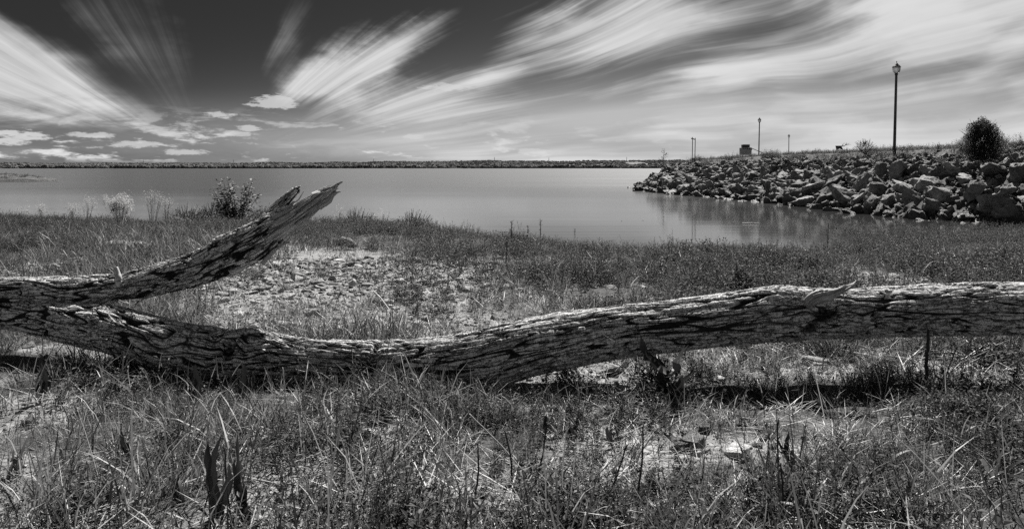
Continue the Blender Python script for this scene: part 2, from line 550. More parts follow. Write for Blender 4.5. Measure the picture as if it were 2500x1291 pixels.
def b_farland(t, o):
    g = t.node('ShaderNodeNewGeometry')
    n = t.noise(g.outputs['Position'], 0.02, 5, 0.6)
    at = t.node('ShaderNodeAttribute', attribute_name='field')
    c = t.mix(at.outputs['Fac'], t.mul(0.05, t.lin(n, 0.3, 0.7, 0.6, 1.4)), 0.15)
    principled(t, o, c, 0.95, 0.05, n, 0.5, 3.0)


M['farland'] = mat('farland', b_farland)


def b_turf(t, o):
    g = t.node('ShaderNodeNewGeometry')
    n = t.noise(g.outputs['Position'], 1.2, 6, 0.65); n2 = t.noise(g.outputs['Position'], 9.0, 5, 0.6)
    c = t.mul(0.11, t.lin(n, 0.3, 0.7, 0.6, 1.4), t.lin(n2, 0.3, 0.7, 0.6, 1.4))
    principled(t, o, c, 0.95, 0.1, n2, 1.0, 0.2)


M['turf'] = mat('turf', b_turf)

# ------------------------------------------------------------------ the lie of the land
SHORE = np.array([(-80, 30), (-18.5, 27), (-12.8, 24.5), (-6, 24), (-3.3, 23.6), (-1.2, 21.5), (.5, 18.2), (2.5, 16.8), (4.7, 17.2), (6.4, 16.4), (9, 17.6), (11.5, 19.5), (16, 21.5), (22, 24), (30, 27), (90, 20)])
BANK = np.array([(90, 12), (45, 17), (30, 20.5), (22, 22.8), (17.6, 25), (15.5, 29.7), (15.0, 36), (14.6, 43.5), (12.6, 53), (11.0, 64), (12.0, 71), (16, 82), (22.5, 98), (33, 128), (45, 170), (60, 250), (400, 260), (400, 12)], float)


def bank_d(x, y):
    x = np.asarray(x, float); y = np.asarray(y, float)
    sh = x.shape; x = x.ravel(); y = y.ravel()
    best = np.full(x.shape, 1e9); inside = np.zeros(x.shape, bool)
    n = len(BANK)
    for i in range(n):
        ax, ay = BANK[i]; bx, by = BANK[(i + 1) % n]
        ex, ey = bx - ax, by - ay
        t = np.clip(((x - ax) * ex + (y - ay) * ey) / (ex * ex + ey * ey), 0, 1)
        best = np.minimum(best, np.hypot(x - ax - t * ex, y - ay - t * ey))
        if ay != by:
            c = ((ay > y) != (by > y)) & (x < (bx - ax) * (y - ay) / (by - ay) + ax)
            inside ^= c
    return (np.where(inside, best, -best)).reshape(sh)


def ground_z(x, y, micro=True):
    x = np.asarray(x, float); y = np.asarray(y, float)
    ys = np.interp(x, SHORE[:, 0], SHORE[:, 1]) + 0.5 * pn(x * 0.5, y * 0.5, 0, 11)
    t = ys - y
    near = np.where(t > 0, 0.62 * (1 - np.exp(-np.maximum(t, 0) / 4.4)), np.maximum(t * 0.09, -1.2))
    d = bank_d(x, y)
    top = 2.9 - 0.2 * sst(y, 50, 62)
    bk = np.where(d > 0, -0.15 + (top + 0.15) * np.clip(d / 5.4, 0, 1) ** 0.92 + np.clip((d - 6) * 0.03, 0, 0.75), np.maximum(d * 0.5 - 0.15, -1.2))
    z = np.maximum(near, bk)
    if micro:
        z = z + (0.030 * pn(x * 0.9, y * 0.9, 0, 1) + 0.016 * pn(x * 3.1, y * 3.1, 0, 2) + 0.006 * pn(x * 11, y * 11, 0, 3)) * np.clip((z + 0.1) * 4, 0.2, 1)
    return z


def shore_p(px):
    """a point just inside the water's edge in the direction of a photo column"""
    for Y in np.arange(30, 12, -0.1):
        x = (px - 1250) / FPX * Y
        z = float(ground_z(x, Y, False))
        if z > 0.10: return np.array([x, Y, z])
    return np.array([x, Y, z])


def gp(px, py):
    """ground point under a photo pixel"""
    Y = 3.0
    for Y in np.concatenate([np.arange(2.0, 12, 0.02), np.arange(12, 40, 0.1)]):
        p = W(px, py, Y)
        if p[2] <= float(ground_z(p[0], p[1])): break
    return p


# bare, stony places (given where they lie on the ground)
_BARE = [(800, 645, 300, 50, 1.0), (760, 720, 270, 75, 1.0), (1010, 790, 230, 45, .95), (1060, 690, 200, 65, .80), (600, 770, 170, 60, .95), (900, 760, 260, 60, .85),
         (1440, 935, 250, 75, 1.0), (1700, 880, 190, 36, .55), (1980, 900, 170, 32, .6), (2330, 905, 130, 40, .7),
         (1780, 1105, 210, 30, .95), (930, 1075, 100, 36, .8), (1180, 1180, 200, 60, .55), (700, 1160, 100, 40, .55), (1380, 1010, 120, 40, .7),
         (560, 578, 170, 18, .6), (60, 560, 70, 10, .5), (1690, 1260, 80, 25, .6), (1900, 1210, 160, 30, .3), (100, 865, 100, 14, .3), (1180, 1280, 250, 25, .4)]


def bare(x, y):
    x = np.asarray(x, float); y = np.asarray(y, float)
    yy = np.maximum(y, 1.5)
    px = 1250 + x / yy * FPX; py = HY + (EYE - 0.58) / yy * FPX
    b = np.zeros_like(x)
    for cx, cy, rx, ry, s in _BARE:
        q = ((px - cx) / rx) ** 2 + ((py - cy) / ry) ** 2
        b = np.maximum(b, s * np.exp(-q * 0.8))
    b = np.maximum(b, 0.55 * sst(fbm(x * .55 + 3, y * .55, 0, 3, 24), .14, .50) * sst(y, 17, 9))
    return np.clip(b + 0.22 * pn(x * 1.7, y * 1.7, 0, 21) + 0.12 * pn(x * 5, y * 5, 0, 22), 0, 1)


# ground sheet
ty = np.concatenate([np.linspace(-9, 2, 24, endpoint=False), np.arange(2, 9, 0.028), np.arange(9, 30, 0.085), 30 * (250 / 30) ** np.linspace(0, 1, 110)])
tx = np.linspace(-1, 1, 440)
YY, TX = np.meshgrid(ty, tx, indexing='ij')
XX = TX * (np.maximum(YY, 0) * 0.85 + 3.6) * np.where(YY < 0, 1 - YY * 0.25, 1)
ZZ = ground_z(XX, YY)
gb = bare(XX, YY) * (YY < 30)
nr, nc = XX.shape
ii = (np.arange(nr - 1)[:, None] * nc + np.arange(nc - 1)[None, :]).ravel()
GF = np.stack([ii, ii + 1, ii + nc + 1, ii + nc], 1)
gme = mesh_np('ground', np.stack([XX, YY, ZZ], -1).reshape(-1, 3), [GF], True, [M['ground']], None, {'bare': ('FLOAT', gb)})
ground = tag(link('ground', gme), 'stony lakeshore ground with bare gravel patches and the earth bank', kind='structure')

# lake, one sheet to the horizon
S = 9000.0
wme = mesh_np('lake_water', [(-S, -S, 0), (S, -S, 0), (S, S, 0), (-S, S, 0)], [np.array([[0, 1, 2, 3]])], False, [M['water']])
tag(link('lake_water', wme), 'smooth lake water reflecting the sky', kind='structure')


# ------------------------------------------------------------------ mesh builder for small things
class MB:
    def __init__(self):
        self.v = []; self.q = []; self.t = []; self.mq = []; self.mt = []

    def quad(self, a, b, c, d, m=0):
        n = len(self.v); self.v += [a, b, c, d]; self.q.append((n, n + 1, n + 2, n + 3)); self.mq.append(m)

    def blade(self, x, y, az, h, w, lean, curl, n=3, m=0, z0=0.0, twist=0.0):
        p = np.array([x, y, z0], float); ang = lean
        s = np.array([-math.sin(az + twist), math.cos(az + twist), 0.0]) * w * 0.5
        st = h / n
        base = len(self.v)
        self.v += [tuple(p - s * 0.7), tuple(p + s * 0.7)]
        for i in range(1, n + 1):
            p = p + st * np.array([math.cos(az) * math.sin(ang), math.sin(az) * math.sin(ang), math.cos(ang)])
            ang += curl / n
            if i < n:
                k = 1.0 - 0.55 * (i / n) ** 2
                self.v += [tuple(p - s * k), tuple(p + s * k)]
                a = base + 2 * (i - 1)
                self.q.append((a, a + 1, a + 3, a + 2)); self.mq.append(m)
            else:
                self.v.append(tuple(p)); a = base + 2 * (i - 1)
                self.t.append((a, a + 1, a + 2)); self.mt.append(m)
        return p

    def leaf(self, p, d, length, width, m=0, fold=0.25):
        d = np.asarray(d, float); d = d / (np.linalg.norm(d) + 1e-9)
        up = np.array([0, 0, 1.0]); s = np.cross(d, up); ns = np.linalg.norm(s)
        s = s / ns if ns > 1e-4 else np.array([1.0, 0, 0])
        u = np.cross(s, d)
        p = np.asarray(p, float); mid = p + d * length * 0.45
        n = len(self.v)
        self.v += [tuple(p), tuple(mid + s * width * .5 + u * width * fold), tuple(p + d * length), tuple(mid - s * width * .5 + u * width * fold)]
        self.q.append((n, n + 1, n + 2, n + 3)); self.mq.append(m)

    def rod(self, pts, r0, r1, m=0, k=4):
        pts = [np.asarray(p, float) for p in pts]; base = len(self.v); N = len(pts)
        for i, p in enumerate(pts):
            a = pts[min(i + 1, N - 1)] - pts[max(i - 1, 0)]; a = a / (np.linalg.norm(a) + 1e-9)
            ref = np.array([0, 1.0, 0]) if abs(a[1]) < 0.8 else np.array([1.0, 0, 0])
            u = np.cross(a, ref); u /= np.linalg.norm(u); w = np.cross(a, u)
            r = r0 + (r1 - r0) * i / max(N - 1, 1)
            for j in range(k):
                an = 2 * math.pi * j / k
                self.v.append(tuple(p + r * (math.cos(an) * u + math.sin(an) * w)))
        for i in range(N - 1):
            for j in range(k):
                a = base + i * k + j; b = base + i * k + (j + 1) % k
                self.q.append((a, b, b + k, a + k)); self.mq.append(m)
        # end caps
        for e in (0, N - 1):
            c = len(self.v); self.v.append(tuple(pts[e]))
            for j in range(k):
                a = base + e * k + j; b = base + e * k + (j + 1) % k
                self.t.append((a, b, c)); self.mt.append(m)

    def box(self, c, s, m=0, taper=(1, 1)):
        x, y, z = c; a, b, h = s[0] / 2, s[1] / 2, s[2] / 2
        n = len(self.v)
        for k, (sz, tx_) in enumerate(((-1, 1.0), (1, None))):
            fx = 1.0 if k == 0 else taper[0]; fy = 1.0 if k == 0 else taper[1]
            for sx, sy in ((-1, -1), (1, -1), (1, 1), (-1, 1)):
                self.v.append((x + sx * a * fx, y + sy * b * fy, z + sz * h))
        for f in ((0, 3, 2, 1), (4, 5, 6, 7), (0, 1, 5, 4), (1, 2, 6, 5), (2, 3, 7, 6), (3, 0, 4, 7)):
            self.q.append(tuple(n + i for i in f)); self.mq.append(m)

    def lathe(self, prof, m=0, k=12, c=(0, 0, 0), phase=0.0):
        base = len(self.v); N = len(prof)
        for r, z in prof:
            for j in range(k):
                an = 2 * math.pi * j / k + phase
                self.v.append((c[0] + r * math.cos(an), c[1] + r * math.sin(an), c[2] + z))
        for i in range(N - 1):
            for j in range(k):
                a = base + i * k + j; b = base + i * k + (j + 1) % k
                self.q.append((a, b, b + k, a + k)); self.mq.append(m)
        for e in (0, N - 1):
            cc = len(self.v); self.v.append((c[0], c[1], c[2] + prof[e][1]))
            for j in range(k):
                a = base + e * k + j; b = base + e * k + (j + 1) % k
                self.t.append((a, b, cc)); self.mt.append(m)

    def mesh(self, name, mats, smooth=False):
        fs = []; mi = []
        if self.q: fs.append(np.array(self.q)); mi += self.mq
        if self.t: fs.append(np.array(self.t)); mi += self.mt
        return mesh_np(name, np.array(self.v), fs, smooth, mats, mi)


# ------------------------------------------------------------------ instancing of stuff on explicit points
def gn_instancer(name, pts, rot, scl, idx, protos, label):
    """one 'stuff' object: prototype meshes put on listed points"""
    pc = bpy.data.collections.new(name + '_shapes')
    for i, me in enumerate(protos):
        pc.objects.link(bpy.data.objects.new('%s_shape_%02d' % (name, i), me))
    me = mesh_np(name, pts, [np.zeros((0, 3))] if False else [np.array([[0, 0, 0]])][:0] or [], True) if False else bpy.data.meshes.new(name)
    me.vertices.add(len(pts)); me.vertices.foreach_set('co', np.asarray(pts, np.float32).ravel())
    for k, typ, arr in (('rot', 'FLOAT_VECTOR', rot), ('scl', 'FLOAT_VECTOR', scl), ('idx', 'INT', idx)):
        at = me.attributes.new(k, typ, 'POINT')
        at.data.foreach_set('vector' if typ == 'FLOAT_VECTOR' else 'value', np.asarray(arr, np.float32 if typ != 'INT' else np.int32).ravel())
    o = link(name, me)
    ng = bpy.data.node_groups.new(name + '_nodes', 'GeometryNodeTree')
    ng.interface.new_socket('Geometry', in_out='INPUT', socket_type='NodeSocketGeometry')
    ng.interface.new_socket('Geometry', in_out='OUTPUT', socket_type='NodeSocketGeometry')
    gi = ng.nodes.new('NodeGroupInput'); go = ng.nodes.new('NodeGroupOutput')
    ip = ng.nodes.new('GeometryNodeInstanceOnPoints')
    ci = ng.nodes.new('GeometryNodeCollectionInfo')
    ci.inputs[0].default_value = pc
    ci.inputs['Separate Children'].default_value = True
    ci.inputs['Reset Children'].default_value = True
    def att(nm, dt):
        a = ng.nodes.new('GeometryNodeInputNamedAttribute'); a.data_type = dt; a.inputs[0].default_value = nm
        return a.outputs[0]
    L = ng.links.new
    L(gi.outputs[0], ip.inputs['Points']); L(ci.outputs[0], ip.inputs['Instance'])
    ip.inputs['Pick Instance'].default_value = True
    L(att('idx', 'INT'), ip.inputs['Instance Index'])
    L(att('rot', 'FLOAT_VECTOR'), ip.inputs['Rotation'])
    L(att('scl', 'FLOAT_VECTOR'), ip.inputs['Scale'])
    L(ip.outputs[0], go.inputs[0])
    md = o.modifiers.new('spread', 'NODES'); md.node_group = ng
    tag(o, label, kind='stuff')
    return o


def field(n, y0, y1, xm=0.78, pad=0.8):
    """random ground points between two distances, even in area"""
    u = rng.random(n); a0 = y0 * y0 * xm / 2 + pad * y0; a1 = y1 * y1 * xm / 2 + pad * y1
    A = a0 + u * (a1 - a0)
    y = (-pad + np.sqrt(pad * pad + 2 * xm * A)) / xm
    x = (rng.random(n) * 2 - 1) * (xm * y + pad)
    return x, y


# ------------------------------------------------------------------ the fallen tree
def smooth_path(P, step):
    P = np.asarray(P, float)
    seg = np.linalg.norm(np.diff(P[:, :3], axis=0), axis=1); t = np.concatenate([[0], np.cumsum(seg)])
    n = max(int(t[-1] / step), 8); s = np.linspace(0, t[-1], n)
    # Catmull-Rom through the points
    out_ = np.zeros((n, P.shape[1]))
    k = np.clip(np.searchsorted(t, s, side='right') - 1, 0, len(P) - 2)
    u = ((s - t[k]) / (t[k + 1] - t[k]))[:, None]
    p0 = P[np.maximum(k - 1, 0)]; p1 = P[k]; p2 = P[k + 1]; p3 = P[np.minimum(k + 2, len(P) - 1)]
    out_ = 0.5 * (2 * p1 + (p2 - p0) * u + (2 * p0 - 5 * p1 + 4 * p2 - p3) * u ** 2 + (3 * p1 - p0 - 3 * p2 + p3) * u ** 3)
    return out_, s


def bark_tube(name, P, segs, step, fur=1.0, mats=None, wood_from=None, lumps=(), stain=None, seed=0, front_dense=True, wild=0.0):
    """P rows: x y z radius.  angle 0 faces the camera, 90 is up."""
    C, s = smooth_path(P, step)
    n = len(C); T = np.gradient(C[:, :3], axis=0); T /= np.linalg.norm(T, axis=1)[:, None]
    F = np.tile(np.array([0, -1.0, 0]), (n, 1)); F -= (F * T).sum(1)[:, None] * T; F /= np.linalg.norm(F, axis=1)[:, None]
    U = np.cross(F, T); U *= np.sign(U[:, 2:3])
    th = np.linspace(0, 2 * math.pi, segs, endpoint=False)
    if front_dense: th = th - 0.45 * np.sin(th - R(50)) # denser towards camera and up
    S, TH = np.meshgrid(s, th, indexing='ij')
    r = np.repeat(C[:, 3:4], segs, 1)
    cx, cy = np.cos(TH) * r, np.sin(TH) * r
    q = seed * 13.7
    wx = 0.020 * pn(S * 2.2, cx * 6, cy * 6 + q); wy = 0.020 * pn(S * 2.2 + 9, cx * 6, cy * 6 + q)
    for (s0, t0, ss, tt, a, sw) in lumps:      # bark flows round knots
        dsn = (S - s0) / ss; dtn = (np.angle(np.exp(1j * (TH - t0)))) / tt
        e = np.exp(-(dsn ** 2 + dtn ** 2))
        wx = wx + sw * e * np.sin(dtn * 1.5); wy = wy + sw * e * np.cos(dsn * 1.5)
    X1, Y1 = cx + wx, cy + wy
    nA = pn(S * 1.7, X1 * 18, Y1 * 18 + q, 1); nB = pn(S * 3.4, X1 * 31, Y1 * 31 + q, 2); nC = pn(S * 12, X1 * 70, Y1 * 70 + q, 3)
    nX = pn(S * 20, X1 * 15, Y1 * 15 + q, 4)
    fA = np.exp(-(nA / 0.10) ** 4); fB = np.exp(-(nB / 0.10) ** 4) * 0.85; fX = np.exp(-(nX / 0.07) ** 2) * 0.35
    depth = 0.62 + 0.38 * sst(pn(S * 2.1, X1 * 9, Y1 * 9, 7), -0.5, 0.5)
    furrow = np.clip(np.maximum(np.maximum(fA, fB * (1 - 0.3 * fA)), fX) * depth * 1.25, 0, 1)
    plate = 0.0055 * nB + 0.0025 * nC + 0.007 * pn(S * 4, X1 * 20, Y1 * 20 + q, 6)
    disp = (-0.0200 * furrow + plate) * fur
    disp += 0.055 * r * pn(S * 1.4, cx * 4 + q, cy * 4, 8) + 0.03 * r * pn(S * 4, cx * 9 + q, cy * 9, 9)
    if wild: disp += wild * r * fbm(S * 3.0, cx * 14, cy * 14 + q, 3, 12)
    sta = np.zeros_like(S)
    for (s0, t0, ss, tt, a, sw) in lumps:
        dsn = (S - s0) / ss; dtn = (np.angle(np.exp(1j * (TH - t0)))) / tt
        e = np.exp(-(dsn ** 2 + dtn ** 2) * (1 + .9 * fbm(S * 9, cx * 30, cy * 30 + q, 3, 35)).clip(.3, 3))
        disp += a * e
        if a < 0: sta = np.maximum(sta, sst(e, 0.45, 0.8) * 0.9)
    if stain is not None:
        s0, s1, amt = stain
        z = fbm(S * 5.5, cx * 22, cy * 22 + q, 4, 20) - 0.35 * np.sin(TH) + amt
        sta = np.maximum(sta, sst(z, 0.12, 0.35) * sst(S, s0, s0 + .3) * (1 - sst(S, s1 - .2, s1)))
    mi = None; wd = np.zeros_like(S)
    if wood_from is not None:
        wd = sst(S + 0.16 * fbm(S * 3, cx * 16, cy * 16 + q, 3, 30) + 0.10 * np.cos(TH), wood_from, wood_from + 0.06)
        grain = pn(S * 1.6, cx * 60, cy * 60 + q, 31)
        spl = pn(S * 0.9, cx * 22, cy * 22 + q, 33)
        disp = disp * (1 - wd) + wd * (-0.018 + 0.006 * grain - 0.030 * np.exp(-(spl / 0.16) ** 2) * (C[:, 3:4] / 0.1))
        furrow = furrow * (1 - wd) + wd * 0.0; sta = sta * (1 - 0.8 * wd)
    rr = np.maximum(r + disp, 0.002)
    V = C[:, None, :3] + (np.cos(TH) * rr)[..., None] * F[:, None] + (np.sin(TH) * rr)[..., None] * U[:, None]
    a = (np.arange(n - 1)[:, None] * segs + np.arange(segs)[None]).ravel()
    b = (np.arange(n - 1)[:, None] * segs + (np.arange(segs)[None] + 1) % segs).ravel()
    Q = np.stack([a, b, b + segs, a + segs], 1)
    V = V.reshape(-1, 3); nv = len(V)
    V = np.concatenate([V, C[:1, :3], C[-1:, :3]])
    j = np.arange(segs); jn = (j + 1) % segs
    t0 = np.stack([jn, j, np.full(segs, nv)], 1); t1 = np.stack([j + (n - 1) * segs, jn + (n - 1) * segs, np.full(segs, nv + 1)], 1)
    pad = lambda A: np.concatenate([A.ravel(), [0, 0]])
    co = np.stack([pad(S), pad(cx + q), pad(cy)], -1)
    wf = (wd.reshape(n, segs)[:-1].ravel() > 0.5).astype(int)
    mi = np.concatenate([wf, np.full(2 * segs, 1)])
    me = mesh_np(name, V, [Q, t0, t1], True, mats or [M['bark'], M['bare_wood']], mi,
                 {'furrow': ('FLOAT', pad(furrow)), 'stain': ('FLOAT', pad(sta)), 'bark_co': ('FLOAT_VECTOR', co)})
    return me, C, s


TR = [(-600, 742, 808, 6.2), (-200, 738, 802, 5.9), (0, 735, 802, 5.6), (200, 738, 845, 5.3), (300, 752, 868, 5.15), (400, 779, 902, 5.0), (500, 796, 922, 4.95),
      (600, 806, 930, 4.9), (700, 821, 934, 4.85), (800, 829, 938, 4.8), (900, 832, 949, 4.75), (1000, 829, 956, 4.72), (1100, 816, 960, 4.7), (1200, 797, 946, 4.7),
      (1300, 775, 917, 4.72), (1400, 760, 897, 4.75), (1500, 747, 875, 4.78), (1600, 737, 862, 4.8), (1700, 727, 850, 4.82), (1800, 712, 840, 4.85), (1900, 700, 836, 4.87),
      (2000, 703, 830, 4.88), (2100, 702, 826, 4.9), (2300, 692, 821, 4.9), (2500, 688, 819, 4.92), (2900, 680, 822, 5.0), (3300, 664, 840, 5.1)]
P = [np.append(W(x, (a + b) / 2, Y), (b - a) / 2 * Y / FPX * (0.985)) for x, a, b, Y in TR]
_, Cc = None, None
Ct, St = smooth_path(P, 0.006)
def s_at(C, s, px): return s[np.argmin(np.abs(1250 + C[:, 0] / C[:, 1] * FPX - px))]
lumps = [(s_at(Ct, St, 1992), R(8), 0.11, 0.42, -0.055, 0.07), (s_at(Ct, St, 1955), R(-25), 0.07, 0.30, -0.020, 0.05), (s_at(Ct, St, 1925), R(70), 0.16, 0.5, 0.020, 0.03), (s_at(Ct, St, 2075), R(-5), 0.08, 0.5, 0.016, 0.03),
         (s_at(Ct, St, 630), R(55), 0.11, 0.6, 0.030, 0.05), (s_at(Ct, St, 585), R(20), 0.05, 0.5, -0.028, 0.04), (s_at(Ct, St, 545), R(80), 0.05, 0.6, -0.025, 0.04),
         (s_at(Ct, St, 925), R(60), 0.03, 0.9, -0.020, 0.04), (s_at(Ct, St, 430), R(10), 0.15, 0.8, 0.022, 0.05)]
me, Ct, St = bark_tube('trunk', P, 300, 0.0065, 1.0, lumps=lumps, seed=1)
base = Ct[np.argmin(np.abs(Ct[:, 0] + 0.4)), :3].copy(); base[2] = float(ground_z(base[0], base[1]))
tree = empty('fallen_tree', (0, 0, 0), 'big fallen tree with deeply furrowed bark lying right across the foreground', 'fallen tree')
trunk = link('trunk', me, tree)

LB = [(-600, 728, 6.15, 34), (-250, 712, 5.8, 33), (0, 711, 5.6, 34), (100, 711, 5.58, 35), (200, 712, 5.5, 38), (300, 702, 5.42, 37), (380, 684, 5.4, 39), (450, 665, 5.38, 40), (520, 640, 5.36, 43),
      (580, 612, 5.36, 47), (630, 586, 5.36, 47), (670, 560, 5.38, 42), (705, 538, 5.4, 38), (735, 518, 5.42, 32), (765, 497, 5.43, 28), (790, 479, 5.44, 24), (810, 465, 5.45, 17), (822, 457, 5.46, 10)]
Pl = [np.append(W(x, y, Y), h * Y / FPX) for x, y, Y, h in LB]
Cl, Sl = smooth_path(Pl, 0.007)
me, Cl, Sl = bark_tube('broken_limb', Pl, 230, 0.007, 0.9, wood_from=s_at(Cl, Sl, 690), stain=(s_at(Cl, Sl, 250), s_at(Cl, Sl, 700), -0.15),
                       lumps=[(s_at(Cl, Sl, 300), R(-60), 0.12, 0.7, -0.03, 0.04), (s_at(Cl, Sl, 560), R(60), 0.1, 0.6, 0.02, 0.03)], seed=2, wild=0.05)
limb = tag(link('broken_limb', me, tree), 'limb rising to a splintered broken end above the water')
FK = [(600, 590, 5.43, 24), (638, 557, 5.43, 22), (664, 529, 5.43, 20), (690, 500, 5.44, 17), (710, 478, 5.45, 14), (726, 463, 5.46, 10), (733, 455, 5.46, 4)]
Pf = [np.append(W(x, y, Y), h * Y / FPX) for x, y, Y, h in FK]
me, _, _ = bark_tube('snapped_fork', Pf, 90, 0.007, 0.7, seed=3, wild=0.12)
tag(link('snapped_fork', me, tree), 'short snapped fork of the rising limb')


def shard(px0, py0, px1, py1, Y, w0, seed):
    """one long splinter of wood"""
    a = W(px0, py0, Y); b = W(px1, py1, Y + 0.03)
    n = 7; pts = [a + (b - a) * i / (n - 1) + np.array([0, 0, 0.012 * math.sin(i * 1.3 + seed)]) for i in range(n)]
    mb = MB(); k = 6
    for i, p in enumerate(pts):
        T = (b - a) / np.linalg.norm(b - a); u = np.cross(T, [0, 1.0, 0]); u /= np.linalg.norm(u); w = np.cross(T, u)
        r = w0 * (1 - (i / (n - 1)) ** 1.5 * 0.9) * (0.9 + 0.2 * math.sin(seed * 7 + i * 2.1))
        for j in range(k):
            an = 2 * math.pi * j / k
            mb.v.append(tuple(p + r * (math.cos(an) * u * 1.0 + 0.45 * math.sin(an) * w) * (0.8 + 0.25 * math.sin(seed + j * 2.3))))
    for i in range(n - 1):
        for j in range(k):
            c = i * k + j; d = i * k + (j + 1) % k
            mb.q.append((c, d, d + k, c + k)); mb.mq.append(0)
    V = np.array(mb.v); S_ = np.repeat(np.arange(n) * 0.05, k)
    th_ = np.tile(np.arange(k) * 2 * math.pi / k, n)
    me_ = mesh_np('splinter', V, [np.array(mb.q)], True, [M['bare_wood']], None, {'bark_co': ('FLOAT_VECTOR', np.stack([S_, 0.03 * np.cos(th_) + seed, 0.03 * np.sin(th_)], -1))})
    return me_


for i, a in enumerate([(770, 488, 836, 446, 5.42, .050), (775, 505, 832, 466, 5.40, .042), (745, 500, 812, 448, 5.45, .045), (690, 578, 775, 512, 5.34, .040), (640, 640, 708, 578, 5.33, .038),
                       (704, 510, 742, 470, 5.43, .014), (660, 548, 735, 495, 5.36, .05), (560, 668, 650, 612, 5.30, .035), (720, 560, 790, 492, 5.36, .045), (795, 470, 829, 456, 5.44, .020)]):
    link('splinter', shard(*a, seed=i + 1), limb)

# pale bare branch stubs
ST = [(1968, 744, 4.78, 12), (1984, 731, 4.72, 15), (2002, 724, 4.69, 17), (2022, 721, 4.68, 15), (2042, 713, 4.69, 10), (2062, 704, 4.71, 8), (2080, 696, 4.72, 6.5), (2095, 687, 4.73, 5), (2101, 684, 4.73, 2)]
me, _, _ = bark_tube('branch_stub', [np.append(W(x, y, Y), h * Y / FPX) for x, y, Y, h in ST], 60, 0.005, 0.45, mats=[M['bare_wood'], M['bare_wood']], seed=5, front_dense=False, wild=0.20)
tag(link('branch_stub', me, trunk), 'smooth barkless pointed stub of a branch at the knot')
ST = [(283, 652, 5.24, 5), (284, 660, 5.235, 7), (287, 670, 5.23, 7), (290, 680, 5.22, 8), (290, 690, 5.22, 7), (287, 697, 5.23, 4)]
me, _, _ = bark_tube('branch_stub', [np.append(W(x, y, Y), h * Y / FPX) for x, y, Y, h in ST], 24, 0.005, 0.15, mats=[M['stalk_pale'], M['stalk_pale']], seed=6, front_dense=False, wild=0.1)
tag(link('branch_stub', me, limb), 'short pale peg of a broken twig standing on the limb')
ST = [(520, 815, 4.88, 10), (535, 812, 4.84, 7), (552, 806, 4.82, 4), (560, 800, 4.82, 2)]
me, _, _ = bark_tube('twig', [np.append(W(x, y, Y), h * Y / FPX) for x, y, Y, h in ST], 16, 0.006, 0.2, seed=7, front_dense=False, wild=0.15)
link('branch_stub', me, trunk)

# ------------------------------------------------------------------ ground cover: prototype clumps
def clump_grass(seed, n=26, h=(0.10, 0.24), w=0.0034, spread=0.045, straw=0.3, lean=0.45, seg=3):
    r = np.random.default_rng(seed); mb = MB()
    for _ in range(n):
        a = r.random() * 2 * math.pi; d = spread * math.sqrt(r.random()); az = a + r.normal(0, 0.9)
        mb.blade(d * math.cos(a), d * math.sin(a), az, r.uniform(*h), w * r.uniform(0.6, 1.5), abs(r.normal(0, lean)), r.uniform(0.1, 1.3), seg, 1 if r.random() < straw else 0, twist=r.normal(0, 0.8))
    return mb.mesh('grass_clump', [M['green_blade'], M['straw']])


def clump_herb(seed, stems=7, h=(0.04, 0.15), ll=0.026, lw=0.010, spread=0.07, per=8):
    r = np.random.default_rng(seed); mb = MB()
    for _ in range(stems):
        a = r.random() * 2 * math.pi; d = spread * math.sqrt(r.random()); H = r.uniform(*h)
        b = np.array([d * math.cos(a), d * math.sin(a), 0]); tip = b + np.array([r.normal(0, .3) * H, r.normal(0, .3) * H, H])
        mb.rod([b, tip], 0.0012, 0.0007, 1, 3)
        for k in range(per):
            f = (k + 1) / per; p = b + (tip - b) * (0.15 + 0.85 * f); an = k * 2.4 + a
            L = ll * r.uniform(0.6, 1.3) * (1.15 - 0.4 * f)
            mb.leaf(p, [math.cos(an), math.sin(an), r.uniform(-0.1, 0.9)], L, lw * r.uniform(.7, 1.3), 0)
    return mb.mesh('herb_clump', [M['herb_leaf'], M['stalk_dark']])


def clump_litter(seed, n=16, spread=0.10):
    r = np.random.default_rng(seed); mb = MB()
    for _ in range(n):
        az = r.random() * 2 * math.pi
        mb.blade(r.normal(0, spread * .5), r.normal(0, spread * .5), az, r.uniform(0.05, 0.2), r.uniform(.002, .0045), r.uniform(1.15, 1.5), r.uniform(-.1, .25), 2, 1 if r.random() < .8 else 0, 0.01 + 0.02 * r.random(), r.normal(0, .5))
    return mb.mesh('litter', [M['green_blade'], M['straw']])


def clump_tall(seed, n=16, h=(0.3, 0.6), w=0.006, spread=0.09):
    r = np.random.default_rng(seed); mb = MB()
    for _ in range(n):
        a = r.random() * 2 * math.pi; d = spread * math.sqrt(r.random())
        mb.blade(d * math.cos(a), d * math.sin(a), a + r.normal(0, .8), r.uniform(*h), w * r.uniform(.6, 1.4), abs(r.normal(0, .32)), r.uniform(.1, 1.5), 4, 1 if r.random() < .5 else 0, twist=r.normal(0, .7))
    return mb.mesh('tall_grass_clump', [M['green_blade'], M['straw']])


